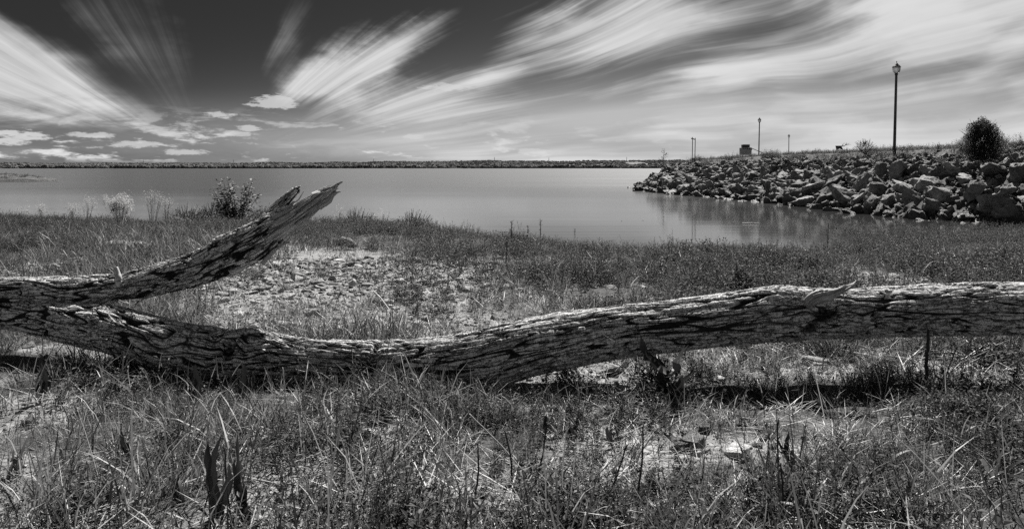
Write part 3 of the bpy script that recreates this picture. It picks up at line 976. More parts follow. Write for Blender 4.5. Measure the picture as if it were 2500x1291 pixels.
def clump_weed(seed, h=(0.22, 0.45)):
    r = np.random.default_rng(seed); mb = MB()
    for _ in range(3):
        H = r.uniform(*h); b = np.array([r.normal(0, .03), r.normal(0, .03), 0]); az = r.random() * 6.28; ln = r.uniform(0, .35)
        pts = [b + np.array([math.cos(az) * ln * H * t * t, math.sin(az) * ln * H * t * t, H * t]) for t in np.linspace(0, 1, 5)]
        mb.rod(pts, .0022, .001, 1, 3)
        for k in range(18):
            t = 0.15 + 0.85 * k / 18; p = pts[min(int(t * 4), 3)] * (1 - (t * 4) % 1) + pts[min(int(t * 4) + 1, 4)] * ((t * 4) % 1)
            an = k * 2.4
            mb.leaf(p, [math.cos(an), math.sin(an), r.uniform(.1, 1)], r.uniform(.018, .04), r.uniform(.006, .012), 0)
    return mb.mesh('weed_clump', [M['herb_leaf'], M['stalk_dark']])


def scatter(name, protos, x, y, smin, smax, label, tilt=0.12, zoff=0.0, zs=None):
    n = len(x); z = ground_z(x, y) + zoff
    sc = rng.uniform(smin, smax, n) * np.clip(1 + .6 * pn(x * .7, y * .7, 0, 71) + .45 * pn(x * 2.3, y * 2.3, 0, 72), .35, 1.8)
    s3 = np.stack([sc, sc, sc * (zs if zs is not None else 1)], 1)
    rot = np.stack([rng.normal(0, tilt, n), rng.normal(0, tilt, n), rng.random(n) * 6.283], 1)
    return gn_instancer(name, np.stack([x, y, z], 1), rot, s3, rng.integers(0, len(protos), n), protos, label)


def on_land(x, y, lim=0.04):
    return (ground_z(x, y, False) > lim) & (bank_d(x, y) < -0.3)


def ppx(x, y): return 1250 + x / np.maximum(y, 1) * FPX


G_short = [clump_grass(i, 17, (0.06, 0.19), .0042, .07, .34, .65) for i in range(6)]
G_mid = [clump_grass(20 + i, 13, (0.12, 0.30), .0052, .07, .40, .6) for i in range(6)]
G_herb = [clump_herb(40 + i) for i in range(6)]
G_herbL = [clump_herb(50 + i, 9, (0.06, .20), .034, .011, .09, 9) for i in range(6)]
G_lit = [clump_litter(60 + i) for i in range(5)]
G_tall = [clump_tall(70 + i) for i in range(5)]
G_weed = [clump_weed(80 + i) for i in range(5)]

# near belt
def keep(x, y, dens): return rng.random(len(x)) < dens

x, y = field(13000, 2.3, 7.0); b = bare(x, y); px = ppx(x, y)
patch = np.clip(0.42 + 0.85 * fbm(x * .9, y * .9, 0, 3, 41), 0.03, 1)
k = on_land(x, y) & keep(x, y, (1 - 0.97 * b) * patch * (0.38 + 0.35 * sst(px, 1300, 500)))
x1, y1 = x[k], y[k]
scatter('short_grass', G_short, x1, y1, .7, 1.35, 'short tangled green grass round the fallen tree')
x, y = field(5200, 2.3, 7.0); b = bare(x, y); px = ppx(x, y)
k = on_land(x, y) & keep(x, y, (1 - 0.97 * b) * np.clip(0.35 + 0.9 * fbm(x * .7, y * .7, 0, 3, 44), 0.02, 1) * (0.30 + 0.35 * sst(px, 1500, 700)))
scatter('meadow_grass', G_mid, x[k], y[k], .7, 1.25, 'longer bent grass blades in the foreground')
x, y = field(15000, 2.3, 7.5); b = bare(x, y); px = ppx(x, y)
k = on_land(x, y) & keep(x, y, (1 - 0.92 * b) * np.clip(0.22 + .12 * sst(px, 1200, 1700) + 0.9 * fbm(x * 1.1, y * 1.1, 0, 3, 47), 0.02, 1) * (0.35 + 0.65 * sst(px, 900, 1500)))
scatter('leafy_ground_cover', G_herb, x[k], y[k], .65, 1.35, 'low small-leaved weeds carpeting the shore')
x, y = field(5200, 2.3, 8.0); b = bare(x, y)
k = on_land(x, y) & keep(x, y, 0.55 - 0.25 * b)
scatter('dry_grass_litter', G_lit, x[k], y[k], .7, 1.5, 'dry straw and dead blades lying on the ground', .08)
# middle belt
x, y = field(14000, 7.0, 13.0); b = bare(x, y); px = ppx(x, y)
k = on_land(x, y) & keep(x, y, (1 - 0.97 * b) * np.clip(0.45 + 0.9 * fbm(x * .6, y * .6, 0, 3, 51), 0.03, 1) * (0.25 + 0.75 * sst(px, 700, 1300)))
scatter('leafy_ground_cover', G_herbL, x[k], y[k], .8, 1.6, 'low leafy weeds between the log and the water')
x, y = field(9000, 7.0, 14.0); b = bare(x, y); px = ppx(x, y)
k = on_land(x, y) & keep(x, y, (1 - 0.97 * b) * np.clip(0.45 + 0.8 * fbm(x * .6, y * .6, 0, 3, 55), 0.03, 1) * (0.25 + 0.7 * sst(px, 1100, 500)))
scatter('short_grass', G_mid, x[k], y[k], .8, 1.4, 'rough grass between the log and the water')
# far belt to the water's edge
x, y = field(26000, 12.5, 26.0); b = bare(x, y) * (y < 14)
k = on_land(x, y, 0.02) & keep(x, y, (1 - b) * np.clip(0.55 + 0.8 * fbm(x * .4, y * .4, 0, 3, 61), 0.06, 1))
scatter('shore_weeds', G_herbL, x[k], y[k], 0.8, 1.4, 'dense dark weeds along the water edge')
x, y = field(5200, 11.0, 26.0); px = ppx(x, y)
k = on_land(x, y, 0.05) & keep(x, y, np.clip(0.45 + 0.8 * fbm(x * .5, y * .5, 0, 3, 64), 0.0, 1) * (.35 + .5 * sst(px, 900, 300)))
scatter('shore_grass', G_mid, x[k], y[k], .7, 1.2, 'grass tufts near the water edge')
x, y = field(2200, 8.0, 25.0)
k = on_land(x, y, 0.05) & keep(x, y, (1 - bare(x, y)) * np.clip(.3 + 1.2 * pn(x * .6, y * .6, 0, 73), 0, 1))
scatter('upright_weeds', G_weed, x[k], y[k], .45, .95, 'upright leafy weeds scattered over the shore')
# tall grass on the left behind the log, and thin tall blades among the rest
x, y = field(5200, 6.6, 17.0); px = ppx(x, y)
k = on_land(x, y) & keep(x, y, sst(px, 640, 380) * np.clip(.35 + 1.2 * fbm(x * .8, y * .8, 0, 2, 66), .02, 1) * sst(bare(x, y), .8, .2))
scatter('tall_grass', G_tall, x[k], y[k], .45, .9, 'tall pale grass at the left behind the log')
x, y = field(600, 2.5, 6.0)
k = on_land(x, y) & keep(x, y, .5 * (1 - bare(x, y)) * (np.abs(y - 4.9) > .25))
scatter('upright_weeds', G_weed, x[k], y[k], .45, .8, 'upright leafy weeds in the foreground')
x, y = field(520, 2.5, 6.2)
k = on_land(x, y) & keep(x, y, .6 * (1 - .7 * bare(x, y)) * (np.abs(y - 4.9) > .25))
scatter('tall_grass', [clump_tall(90 + i, 6, (.16, .40), .0055, .06) for i in range(4)], x[k], y[k], .7, 1.1, 'thin tall grass blades standing in the foreground')
# sedge and floating leaves in the shallows at the right
x = rng.uniform(6.0, 20, 6500); y = rng.uniform(15.5, 27, 6500)
yy = np.interp(x, SHORE[:, 0], SHORE[:, 1])
k = (y > yy - 1.5) & (bank_d(x, y) < -.4) & (rng.random(6500) < np.exp(-np.maximum(y - yy, 0) / 2.4) * sst(x / y, .37, .50) * np.clip(.6 + pn(x * .9, y * .5, 0, 75), .05, 1))
x, y = x[k], y[k]
n = len(x)
gn_instancer('shallows_sedge', np.stack([x, y, np.full(n, -0.02)], 1), np.stack([rng.normal(0, .1, n), rng.normal(0, .1, n), rng.random(n) * 6.28], 1), np.repeat(rng.uniform(.9, 1.6, n)[:, None], 3, 1), rng.integers(0, 6, n), G_herbL, 'water weeds standing in the shallows by the bank')


# ------------------------------------------------------------------ stones
def stone_mesh(name, seed, dims, npts=13, bev=0.05, sub=1, nz=0.03, m='rock'):
    r = np.random.default_rng(seed); bm = bmesh.new()
    for _ in range(npts):
        v = r.uniform(-1, 1, 3); v /= max(np.abs(v).max(), 1e-3) ** 0.75
        v *= (np.abs(v) ** 4).sum() ** -0.12
        bm.verts.new(v * np.array(dims) * 0.5)
    bmesh.ops.convex_hull(bm, input=bm.verts)
    loose = [v for v in bm.verts if not v.link_faces]
    bmesh.ops.delete(bm, geom=loose, context='VERTS')
    bmesh.ops.dissolve_limit(bm, angle_limit=R(12), verts=bm.verts, edges=bm.edges)
    if bev: bmesh.ops.bevel(bm, geom=list(bm.edges), offset=bev * min(dims), segments=1, affect='EDGES', clamp_overlap=True)
    bmesh.ops.triangulate(bm, faces=bm.faces)
    if sub:
        for _ in range(sub):
            es = [e for e in bm.edges if e.calc_length() > (0.22 if sub < 3 else 0.13) * max(dims)]
            if es: bmesh.ops.subdivide_edges(bm, edges=es, cuts=1)
            bmesh.ops.triangulate(bm, faces=bm.faces)
    V = np.array([v.co[:] for v in bm.verts])
    nrm = V / (np.linalg.norm(V, axis=1)[:, None] + 1e-6)
    d = nz * (pn(V[:, 0] * 3.1, V[:, 1] * 3.1, V[:, 2] * 5.1, seed) + .5 * pn(V[:, 0] * 8, V[:, 1] * 8, V[:, 2] * 8, seed + 1))
    for v, q in zip(bm.verts, V + nrm * d[:, None]): v.co = q
    bmesh.ops.recalc_face_normals(bm, faces=bm.faces)
    me = bpy.data.meshes.new(name); bm.to_mesh(me); bm.free()
    me.polygons.foreach_set('use_smooth', [True] * len(me.polygons))
    me.set_sharp_from_angle(angle=R(28))
    me.materials.append(M[m])
    return me


peb = [stone_mesh('pebble', 200 + i, (1, .72, .30 + .09 * (i % 4)), 10, .10, 0, .02, 'pebble') for i in range(8)]
x, y = field(42000, 2.3, 11.5)
b = bare(x, y)
k = on_land(x, y) & keep(x, y, np.clip(b * 1.25 - .06, 0.04, 1))
x, y = x[k], y[k]; n = len(x)
sz = np.clip(0.013 * rng.lognormal(0, .75, n), .006, .08) * (1 + sst(y, 5, 10) * .9)
gn_instancer('gravel', np.stack([x, y, ground_z(x, y) + sz * .05], 1), np.stack([rng.normal(0, .18, n), rng.normal(0, .18, n), rng.random(n) * 6.28], 1),
             np.stack([sz * 1.6, sz * 1.6, sz * 1.5], 1), rng.integers(0, 8, n), peb, 'pale flat gravel and small stones')
# larger stones one can pick out: pieces of the ground
x, y = field(2600, 2.5, 11.0)
b = bare(x, y)
k = on_land(x, y) & (b > .42); x, y = x[k][:240], y[k][:240]
for xx, yy in zip(x, y):
    o = link('stone', peb[rng.integers(0, 8)], ground)
    s = float(np.clip(.052 * rng.lognormal(0, .4), .035, .16)) * (1 + .07 * max(yy - 4, 0))
    o.location = (xx, yy, float(ground_z(xx, yy)) + s * .06)
    o.rotation_euler = (rng.normal(0, .15), rng.normal(0, .15), rng.random() * 6.28)
    o.scale = (s * 1.5, s * 1.5, s * 1.35)
shaded_stone = stone_mesh('shaded_stone', 777, (1, .8, .42), 12, .07, 1, .03, 'rock')  # shade on a few stones put into the colour: darker rock, not pebble
for (px_, py_, w, h, nm) in [(1495, 905, .42, .16, 0), (1560, 868, .30, .10, 3), (1690, 1092, .15, .11, 1), (1655, 1098, .12, .09, 2), (1722, 1052, .10, .07, 5), (1790, 1105, .2, .07, 6), (905, 1065, .2, .08, 4), (1130, 1235, .22, .08, 2),
                             (1700, 1270, .22, .10, 7), (590, 700, .16, .12, 1), (730, 683, .22, .12, 3), (690, 706, .2, .14, 4), (860, 697, .19, .14, 2), (565, 722, .12, .1, 0), (1020, 795, .2, .1, 5), (1200, 845, .35, .10, 6), (1085, 855, .25, .12, 1),
                             (2345, 925, .3, .09, 2), (1990, 890, .25, .08, 3), (940, 745, .2, .11, 7), (1400, 905, .25, .1, 0), (760, 770, .2, .1, 6), (120, 868, .3, .06, 2), (530, 575, .3, .14, 5), (640, 575, .25, .1, 3)]:
    p = gp(px_, py_); o = link('stone', shaded_stone if nm in (1, 2, 5) and 1600 < px_ < 1750 else peb[nm], ground)
    o.location = (p[0], p[1], float(ground_z(p[0], p[1])) + h * .15); o.scale = (w, w * .9, h * 2.2); o.rotation_euler = (.1, -.08, nm * .9)

p = gp(308, 610)
o = link('flat_boulder', stone_mesh('flat_boulder', 321, (.95, .5, .2), 14, .08, 1, .02, 'pebble'), None)
o.location = (p[0], p[1], p[2] + .06); o.rotation_euler = (.05, .03, .1)
tag(o, 'pale flat boulder lying in the grass behind the rising limb', 'boulder')

# small driftwood and the stick under the trunk
def stick(name, pts, r0, r1, m, label, cat, group=None, k=7):
    mb = MB(); P_ = [np.asarray(q, float) for q in pts]; c0 = P_[0].copy()
    C_, _ = smooth_path(np.array(P_), max(np.linalg.norm(P_[-1] - P_[0]) / 14, .004))
    C_ = C_ + np.stack([pn(np.arange(len(C_)) * .6, i * 3.1, c0[0]) * r0 * .7 for i in range(3)], 1)
    mb.rod(list(C_ - c0), r0, r1, 0, k)
    o = link(name, mb.mesh(name, [M[m]], True), None, tuple(c0)); return tag(o, label, cat, group)


a, b_ = gp(812, 596), gp(868, 604)
stick('driftwood', [a + [0, 0, .04], (a + b_) / 2 + [0, 0, .10], b_ + [0, 0, .03]], .075, .045, 'bark' if False else 'grey_wood', 'short thick piece of grey driftwood on the gravel beside the rising limb', 'driftwood')
g0 = gp(2262, 960)
stick('prop_stick', [W(2262, 958, 4.72), W(2261, 900, 4.72), W(2264, 850, 4.72), W(2266, 806, 4.73)], .013, .009, 'stalk_dark', 'dark upright stick standing under the right end of the trunk', 'stick')


# ------------------------------------------------------------------ plants one can pick out
def broad_leaf(L, Wd, seed, curl=0.5, nv=9):
    """dock leaf: wavy edge, folded along the midrib, curling"""
    r = np.random.default_rng(seed); V = []; F = []; p = np.zeros(3); ang = 0.0; ph = r.random() * 6
    for i in range(nv):
        t = i / (nv - 1); w = Wd * 0.5 * max(math.sin(math.pi * min(t * .93 + .07, 1)) ** .7 * (1.1 - .45 * t), .02)
        n_ = np.array([0, -math.cos(ang), math.sin(ang)])
        e1 = w * (1 + .22 * math.sin(t * 17 + ph)); e2 = w * (1 + .22 * math.sin(t * 15 + ph + 2))
        V += [p + np.array([-e1, 0, 0]) - n_ * w * (.35 + .3 * math.sin(t * 19 + ph)), p.copy(), p + np.array([e2, 0, 0]) - n_ * w * (.35 + .3 * math.sin(t * 21 + ph))]
        p = p + np.array([.22 * math.sin(t * 5 + ph), math.sin(ang), math.cos(ang)]) * L / (nv - 1); ang += curl / (nv - 1) * (0.4 + 1.2 * t)
    for i in range(nv - 1):
        a = 3 * i; F += [(a, a + 1, a + 4, a + 3), (a + 1, a + 2, a + 5, a + 4)]
    return mesh_np('leaf', np.array(V), [np.array(F)], True, [M['dark_leaf']])


leafs = [broad_leaf(1, .19, i, .3 + .25 * (i % 4)) for i in range(6)]


def leaf_plant(px_, py_, H, n, label, group=None, stem=0.0, wide=1.0, name='dock_plant', cat='broad-leaved plant', lean=.35, seed=0, Y=None, mt=None):
    r = np.random.default_rng(int(px_) + seed)
    p = gp(px_, py_) if Y is None else W(px_, py_, Y)
    z = float(ground_z(p[0], p[1]))
    e = empty(name, (p[0], p[1], z), label, cat, group)
    if stem:
        mb = MB(); mb.rod([(0, 0, -.02), (.01, 0, stem * .5), (0, .01, stem)], .005, .003, 0, 5)
        link('stem', mb.mesh('stem', [M['stalk_dark']], True), e)
    for i in range(n):
        o = link('leaf', leafs[int(r.integers(0, 6))], e)
        hh = H * r.uniform(.6, 1.05)
        o.location = (r.normal(0, .012), r.normal(0, .012), stem * (i + .6) / n if stem else 0)
        o.rotation_euler = Euler((abs(r.normal(lean, .2)) , r.normal(0, .18), r.random() * 6.28))
        o.scale = (hh * wide, hh, hh)
    return e


leaf_plant(518, 1275, .34, 3, 'tallest dark dock with a black curled leaf, bottom left of centre', lean=.12, wide=1.1)
leaf_plant(600, 1285, .36, 4, 'dark dock with leaning leaves right of the tallest dock', lean=.3)
leaf_plant(150, 1130, .17, 2, 'small black dock leaf near the left edge of the foreground', lean=.2, wide=1.3)
leaf_plant(318, 1125, .17, 3, 'small clump of black dock leaves left of the tallest dock', lean=.25, wide=1.3)
leaf_plant(430, 1235, .16, 3, 'low dock with curled leaves just left of the tallest dock', lean=.5, wide=1.3)
leaf_plant(270, 1262, .22, 5, 'sprawling low dock at the bottom left', lean=1.0, wide=1.1)
leaf_plant(100, 985, .28, 4, 'grey-leaved dock below the left end of the trunk', lean=.2, wide=1.2)
leaf_plant(470, 985, .24, 6, 'leafy dock in the shade under the left part of the trunk', lean=.35, wide=1.2)
leaf_plant(590, 985, .26, 6, 'dock with serrated upright leaves in the dark gap under the trunk', lean=.4, wide=1.0)
leaf_plant(1338, 1060, .16, 2, 'narrow black dock leaf standing on the stony patch', lean=.1, wide=1.2)
leaf_plant(1392, 1075, .15, 4, 'round-leaved dark dock beside the narrow black leaf', lean=.5, wide=1.6)
leaf_plant(1500, 1095, .18, 4, 'dark dock right of the round-leaved dock', lean=.3, wide=1.1)
leaf_plant(1630, 985, .28, 11, 'large-leaved plant hanging below the trunk by the gravel', stem=.2, lean=1.0, wide=1.4, name='leafy_plant')
leaf_plant(1925, 1185, .13, 5, 'small dark-leaved plant in the right foreground', stem=.14, lean=.7, wide=1.2, name='leafy_plant')
# sprout growing across the trunk
r = np.random.default_rng(5)
p = gp(330, 905); e = empty('sprout', (p[0], p[1], float(ground_z(p[0], p[1]))), 'leafy sprout climbing over the left part of the trunk below the pale peg', 'sprout')
b0 = np.array(e.location)
for i, (x_, y_, Yd) in enumerate([(330, 745, 5.02), (285, 790, 4.98), (285, 835, 4.9)]):
    tip = W(x_, y_, Yd) - b0
    mb = MB(); mb.rod([(0.02 * i, -.05, 0), tip * .55 + [-.06, -.06, .02], tip], .0035, .002, 0, 5)
    st_ = link('stem', mb.mesh('stem', [M['stalk_dark']], True), e)
    for k in range(6):
        o = link('leaf', leafs[k % 6], st_); o.location = tuple(tip); h = .11 * r.uniform(.7, 1.1)
        o.rotation_euler = Euler((r.uniform(1.0, 1.8), 0, k * 1.05 + r.normal(0, .2))); o.scale = (h * 1.0, h, h)

# wide-bladed grass tufts
wide_blades = []
for i in range(5):
    mb = MB(); mb.blade(0, 0, 0, 1, .065, .10 + .06 * i, 1.1 + .35 * i, 8, 0, twist=.3); wide_blades.append(mb.mesh('blade', [M['green_blade']], True))


def wide_tuft(px_, py_, H, n, label, lean=.3):
    r = np.random.default_rng(int(px_)); p = gp(px_, py_)
    e = empty('wide_grass_tuft', (p[0], p[1], float(ground_z(p[0], p[1]))), label, 'grass tuft')
    for i in range(n):
        o = link('blade', wide_blades[int(r.integers(0, 5))], e); h = H * r.uniform(.6, 1.1)
        o.rotation_euler = Euler((r.normal(0, lean), r.normal(0, lean), r.random() * 6.28)); o.scale = (h, h * r.uniform(.8, 1.3), h); o.location = (r.normal(0, .02), r.normal(0, .02), 0)


wide_tuft(2130, 1185, .26, 15, 'wide-bladed grass tuft over a dark hollow in the right foreground')
wide_tuft(775, 1290, .26, 6, 'few broad curving grass blades at the bottom left of centre', .2)
wide_tuft(880, 1290, .22, 4, 'pair of broad pale grass blades arching at the bottom, right of the other broad blades', .3)
wide_tuft(1990, 1290, .26, 9, 'broad grass tuft at the bottom of the right foreground')
wide_tuft(2220, 1275, .24, 9, 'broad arching grass tuft nearest the bottom right corner')
wide_tuft(30, 1180, .22, 6, 'broad grass blades at the left edge of the foreground')
wide_tuft(2420, 1180, .25, 9, 'broad grass tuft at the right edge of the foreground')
wide_tuft(1060, 985, .24, 14, 'tuft of long pale blades leaning against the trunk at its lowest point', .45)
wide_tuft(450, 1265, .2, 5, 'arched pale grass blade at the foot of the low dock', .5)

# dark dead stalks and pale straws
for (x0, y0, x1, y1, Y, lab) in [(1550, 1235, 1570, 1035, 3.85, 'straight black stalk right of the stony patch'), (1455, 1270, 1530, 1085, 3.75, 'leaning black stalk between two straight ones'),
                                 (1155, 1240, 1166, 1080, 3.8, 'black stalk below the lowest point of the trunk'), (1300, 1200, 1335, 1030, 3.9, 'thin black stalk behind the narrow dock leaf'),
                                 (1250, 1190, 1232, 1050, 4.0, 'thin black stalk tilted to the left in the stony grass'), (540, 1280, 548, 1090, 3.5, 'black stalk close behind the tallest dock'),
                                 (985, 1180, 1052, 1130, 3.9, 'short bent dark stalk in the foreground grass'), (1900, 1290, 1906, 1130, 3.4, 'dark stalk in the bottom right foreground')]:
    g = gp(x0, y0); t = W(x1, y1, g[1] + .04)
    stick('dead_stalk', [g, (g + t) / 2 + [.012, 0, 0], t], .0055, .003, 'stalk_dark', lab, 'dead stalk', k=5)
for (x0, y0, x1, y1, lab) in [(1480, 995, 1552, 950, 'pale straw leaning up to the right in front of the gravel'), (180, 1042, 300, 1046, 'long pale straw lying level in the left foreground'),
                              (1950, 1130, 2055, 1215, 'long pale straw sloping down in the right foreground'), (690, 905, 700, 1020, 'pale upright straw in front of the trunk knot'),
                              (540, 990, 690, 975, 'pale straw lying under the dark gap of the trunk'), (1145, 1020, 1290, 1180, 'pale bent straw below the trunk middle'),
                              (1540, 1090, 1410, 1235, 'pale straw sloping down left beside the black stalk'), (135, 845, 70, 1000, 'pale broken stalk at the left edge below the trunk'),
                              (1880, 965, 1730, 935, 'pale straw lying across the weeds at the right'), (215, 870, 180, 930, 'pale straw leaning on the left end of the trunk')]:
    ya, yb = max(y0, y1), min(y0, y1); g0 = gp(x0 if y0 == ya else x1, ya); xt = x1 if y0 == ya else x0
    t = W(xt, yb, g0[1] + .05) if abs(y0 - y1) > 30 else gp(xt, yb + 12)
    stick('straw_stem', [g0 + [0, 0, .03], (g0 + t) / 2 + [0, 0, .035], t + [0, 0, .02]], .0035, .0022, 'stalk_pale', lab, 'straw', k=4)

# ---- flowering weeds on the shore line
def flower_plant(px_, py_, H, stems, spread, label, name='flowering_weed', cat='flowering plant', dens=60, pale=1.0, leafy=10, group=None, Y=None):
    r = np.random.default_rng(int(px_ * 3 + py_)); p = shore_p(px_)
    e = empty(name, (p[0], p[1], float(ground_z(p[0], p[1])) - .02), label, cat, group)
    ms, ml, mf = MB(), MB(), MB()
    for i in range(stems):
        a = r.random() * 6.28; rr = spread * math.sqrt(r.random()); h = H * r.uniform(.65, 1.05)
        top = np.array([rr * math.cos(a), rr * math.sin(a), h]); b0 = top * [.25, .25, 0]
        mid = (b0 + top) / 2 + [0, 0, .05]
        ms.rod([b0, mid, top], .006, .003, 0, 3)
        for k in range(leafy):
            t = r.uniform(.1, .9); q = b0 + (top - b0) * t; an = r.random() * 6.28
            ml.leaf(q, [math.cos(an), math.sin(an), r.uniform(0, .8)], r.uniform(.05, .10), r.uniform(.014, .028))
        if pale > 0:
            for k in range(int(dens)):
                q = top + r.normal(0, 1, 3) * [.07, .07, .10]; an = r.random() * 6.28
                mf.leaf(q, [math.cos(an), math.sin(an), r.uniform(-.5, 1)], r.uniform(.03, .06), r.uniform(.022, .04))
    link('stems', ms.mesh('stems', [M['stalk_dark']]), e); link('foliage', ml.mesh('foliage', [M['herb_leaf']]), e)
    if pale > 0: tag(link('flowers', mf.mesh('flowers', [M['flower']]), e), kind='stuff')


flower_plant(296, 538, .85, 26, .42, 'big pale feathery clump of flowers on the shore, largest of the left', dens=90)
flower_plant(372, 536, 1.05, 12, .30, 'tall thin pale flowering weed right of the big feathery clump', dens=26)
flower_plant(405, 534, .85, 7, .14, 'narrow upright flowering weed left of the dark leafy bush', dens=24)
flower_plant(102, 535, .55, 5, .16, 'low white flower heads near the left edge of the shore', dens=50)
flower_plant(170, 535, .62, 6, .2, 'white flower heads on the shore left of the feathery clump', dens=50)
flower_plant(212, 536, .8, 7, .22, 'grey-white flowering weed just left of the feathery clump', dens=30)
flower_plant(52, 536, .5, 5, .22, 'dim flowering weed at the far left of the shore', dens=22)
flower_plant(462, 536, .55, 5, .3, 'scattered small flowers between the narrow weed and the dark bush', dens=16)
flower_plant(830, 560, .62, 5, .16, 'pale flowering weed just right of the splintered limb end', dens=22)
flower_plant(915, 548, .35, 7, .14, 'small pale tuft at the water edge right of the splintered limb', dens=30)
flower_plant(935, 552, .55, 3, .06, 'slim flowering weed beside the small pale tuft', dens=14)
# the dark bush with round leaves and pale rims
r = np.random.default_rng(12); p = shore_p(578); e = empty('leafy_bush', (p[0], p[1], float(ground_z(p[0], p[1]))), 'dark bush of large round leaves standing by the water left of the broken limb', 'bush')
ms, ml = MB(), MB()
for i in range(34):
    a = r.random() * 6.28; rr = .85 * math.sqrt(r.random()); h = r.uniform(.55, 1.5)
    top = np.array([rr * math.cos(a), rr * math.sin(a) * .6, h]); b0 = top * [.15, .15, 0]
    ms.rod([b0, (b0 + top) / 2 + [0, 0, .08], top], .012, .005, 0, 4)
    for k in range(46):
        q = b0 + (top - b0) * r.uniform(.25, 1) ** .6 + r.normal(0, .08, 3); an = r.random() * 6.28
        ml.leaf(q, [math.cos(an), math.sin(an), r.uniform(-.5, .7)], r.uniform(.07, .14), r.uniform(.06, .11), int(r.random() < .22), .12)
for i in range(500):
    a = r.random() * 6.28; rr = .7 * math.sqrt(r.random())
    ml.leaf((rr * math.cos(a), rr * math.sin(a) * .6, r.uniform(0, .45)), [r.normal(), r.normal(), r.normal() * .5], r.uniform(.04, .09), r.uniform(.03, .05), 0, .1)
link('stems', ms.mesh('stems', [M['stalk_dark']]), e); link('foliage', ml.mesh('foliage', [M['conifer'], M['flower']]), e)

# thin stalks along the water edge
for (x0, yb, yt, lab) in [(1247, 600, 540, 'feathery stalk at the water edge, left of the pair in midwater'), (1287, 602, 552, 'second feathery stalk at the water edge'), (1318, 545, 536, 'tiny stalk standing alone in the water'),
                          (1402, 605, 558, 'blurred pale stalk at the bend of the shore'), (1517, 600, 540, 'dark straight stalk at the water edge right of the bend'), (1568, 600, 538, 'dark straight stalk left of the arching twig'),
                          (1665, 595, 560, 'short stalk close left of the arching twig'), (1006, 562, 530, 'short grassy stalk on the shore mid left'), (1065, 565, 540, 'bushy weed top on the crest of the shore'), (1760, 595, 565, 'short stalk right of the arching twig'),
                          (2020, 575, 545, 'stalk among the shallow water weeds'), (1235, 650, 590, 'dark upright weed stem amid the ground cover'), (1830, 590, 562, 'short thin stalk before the dark reflection')]:
    g = gp(x0, yb) if yb > 580 else shore_p(x0); h = max(W(x0, yt, g[1])[2] - g[2], .25) if yb < 620 else (yb - yt) * g[1] / FPX; r = np.random.default_rng(x0)
    e = empty('weed_stalk', (g[0], g[1], float(ground_z(g[0], g[1]))), lab, 'weed stalk')
    mb = MB(); mb.rod([(0, 0, 0), (.01, 0, h * .5), (.02, 0, h)], .011, .006, 0, 4); link('stem', mb.mesh('stem', [M['stalk_dark']]), e)
    ml = MB()
    for k in range(int(h * 60) + 8):
        t = r.uniform(.35, 1); an = r.random() * 6.28
        ml.leaf((.02 * t + r.normal(0, .012), 0, h * t), [math.cos(an), math.sin(an), .8], r.uniform(.03, .07), r.uniform(.01, .018))
    link('foliage', ml.mesh('foliage', [M['herb_leaf']]), e)
g = gp(1680, 598)
stick('arching_twig', [g, W(1672, 575, g[1]), W(1672, 562, g[1]), W(1685, 550, g[1]), W(1700, 542, g[1]), W(1705, 540, g[1]), W(1705, 535, g[1])], .016, .010, 'stalk_dark', 'bare twig arching over the water at its edge', 'twig', k=5)

# ------------------------------------------------------------------ boulders of the bank
proto = [stone_mesh('boulder', 300 + i, (1.0, .60 + .26 * ((i * 7) % 5) / 4, .36 + .36 * ((i * 3) % 5) / 4), 12 + i % 6, .03, 3, .12) for i in range(16)]
br = np.random.default_rng(77)
ctrl = np.array([(30, 20.5), (22, 22.8), (17.6, 25), (15.5, 29.7), (15.0, 36), (14.6, 43.5), (12.6, 53), (11.0, 64), (12.0, 71), (16, 82)], float)
# candidates, biggest first, thrown so that they crowd but do not stack up
cand = []
N = 26000
xs = br.uniform(9.5, 33, N); ys_ = 19.5 + 60 * br.random(N) ** 1.25
dd = bank_d(xs, ys_)
ok = (dd > -.45) & (dd < 4.5) & (np.abs(xs / ys_) < .80)
xs, ys_, dd = xs[ok], ys_[ok], dd[ok]
szs = np.sort(np.clip(.58 * br.lognormal(0, .42, len(xs)), .28, 1.2))[::-1]
PL = np.zeros((0, 4))
for x_, y_, d_, s_ in zip(xs, ys_, dd, szs):
    if d_ > 3.3 and s_ > .75: continue
    if not ((PL[:, 0] - x_) ** 2 + (PL[:, 1] - y_) ** 2 < (0.325 * (s_ + PL[:, 3])) ** 2).any(): PL = np.vstack([PL, (x_, y_, d_, s_)])
placed = [tuple(q) for q in PL]
rows = []
for x_, y_, d_, s_ in placed:
    z = float(ground_z(x_, y_, False)); px_, py_ = pix(x_, y_, z + .1)
    big = s_ / y_ * FPX
    hid = -40 < px_ < 2540
    rows.append((big if hid else 0, x_, y_, d_, s_, z, px_, py_))
rows.sort(key=lambda q: -q[0])
marks = [(1560, 1665, 'by the sapling'), (1665, 1770, 'below the twin posts'), (1770, 1890, 'below the lettered grey box'), (1890, 2020, 'below the smallest lamp post'),
         (2020, 2120, 'below the dark sculpture'), (2120, 2250, 'below the nearest lamp post'), (2250, 2340, 'left of the round bush'), (2340, 2440, 'below the round bush'), (2440, 3000, 'right of the round bush'), (-900, 1560, 'by the sapling')]
ordn = ['first', 'second', 'third', 'fourth', 'fifth', 'sixth', 'seventh', 'eighth', 'ninth', 'tenth', 'eleventh', 'twelfth', 'thirteenth', 'fourteenth', 'fifteenth', 'sixteenth', 'seventeenth', 'eighteenth', 'nineteenth', 'twentieth']
made = []
small_pts = []
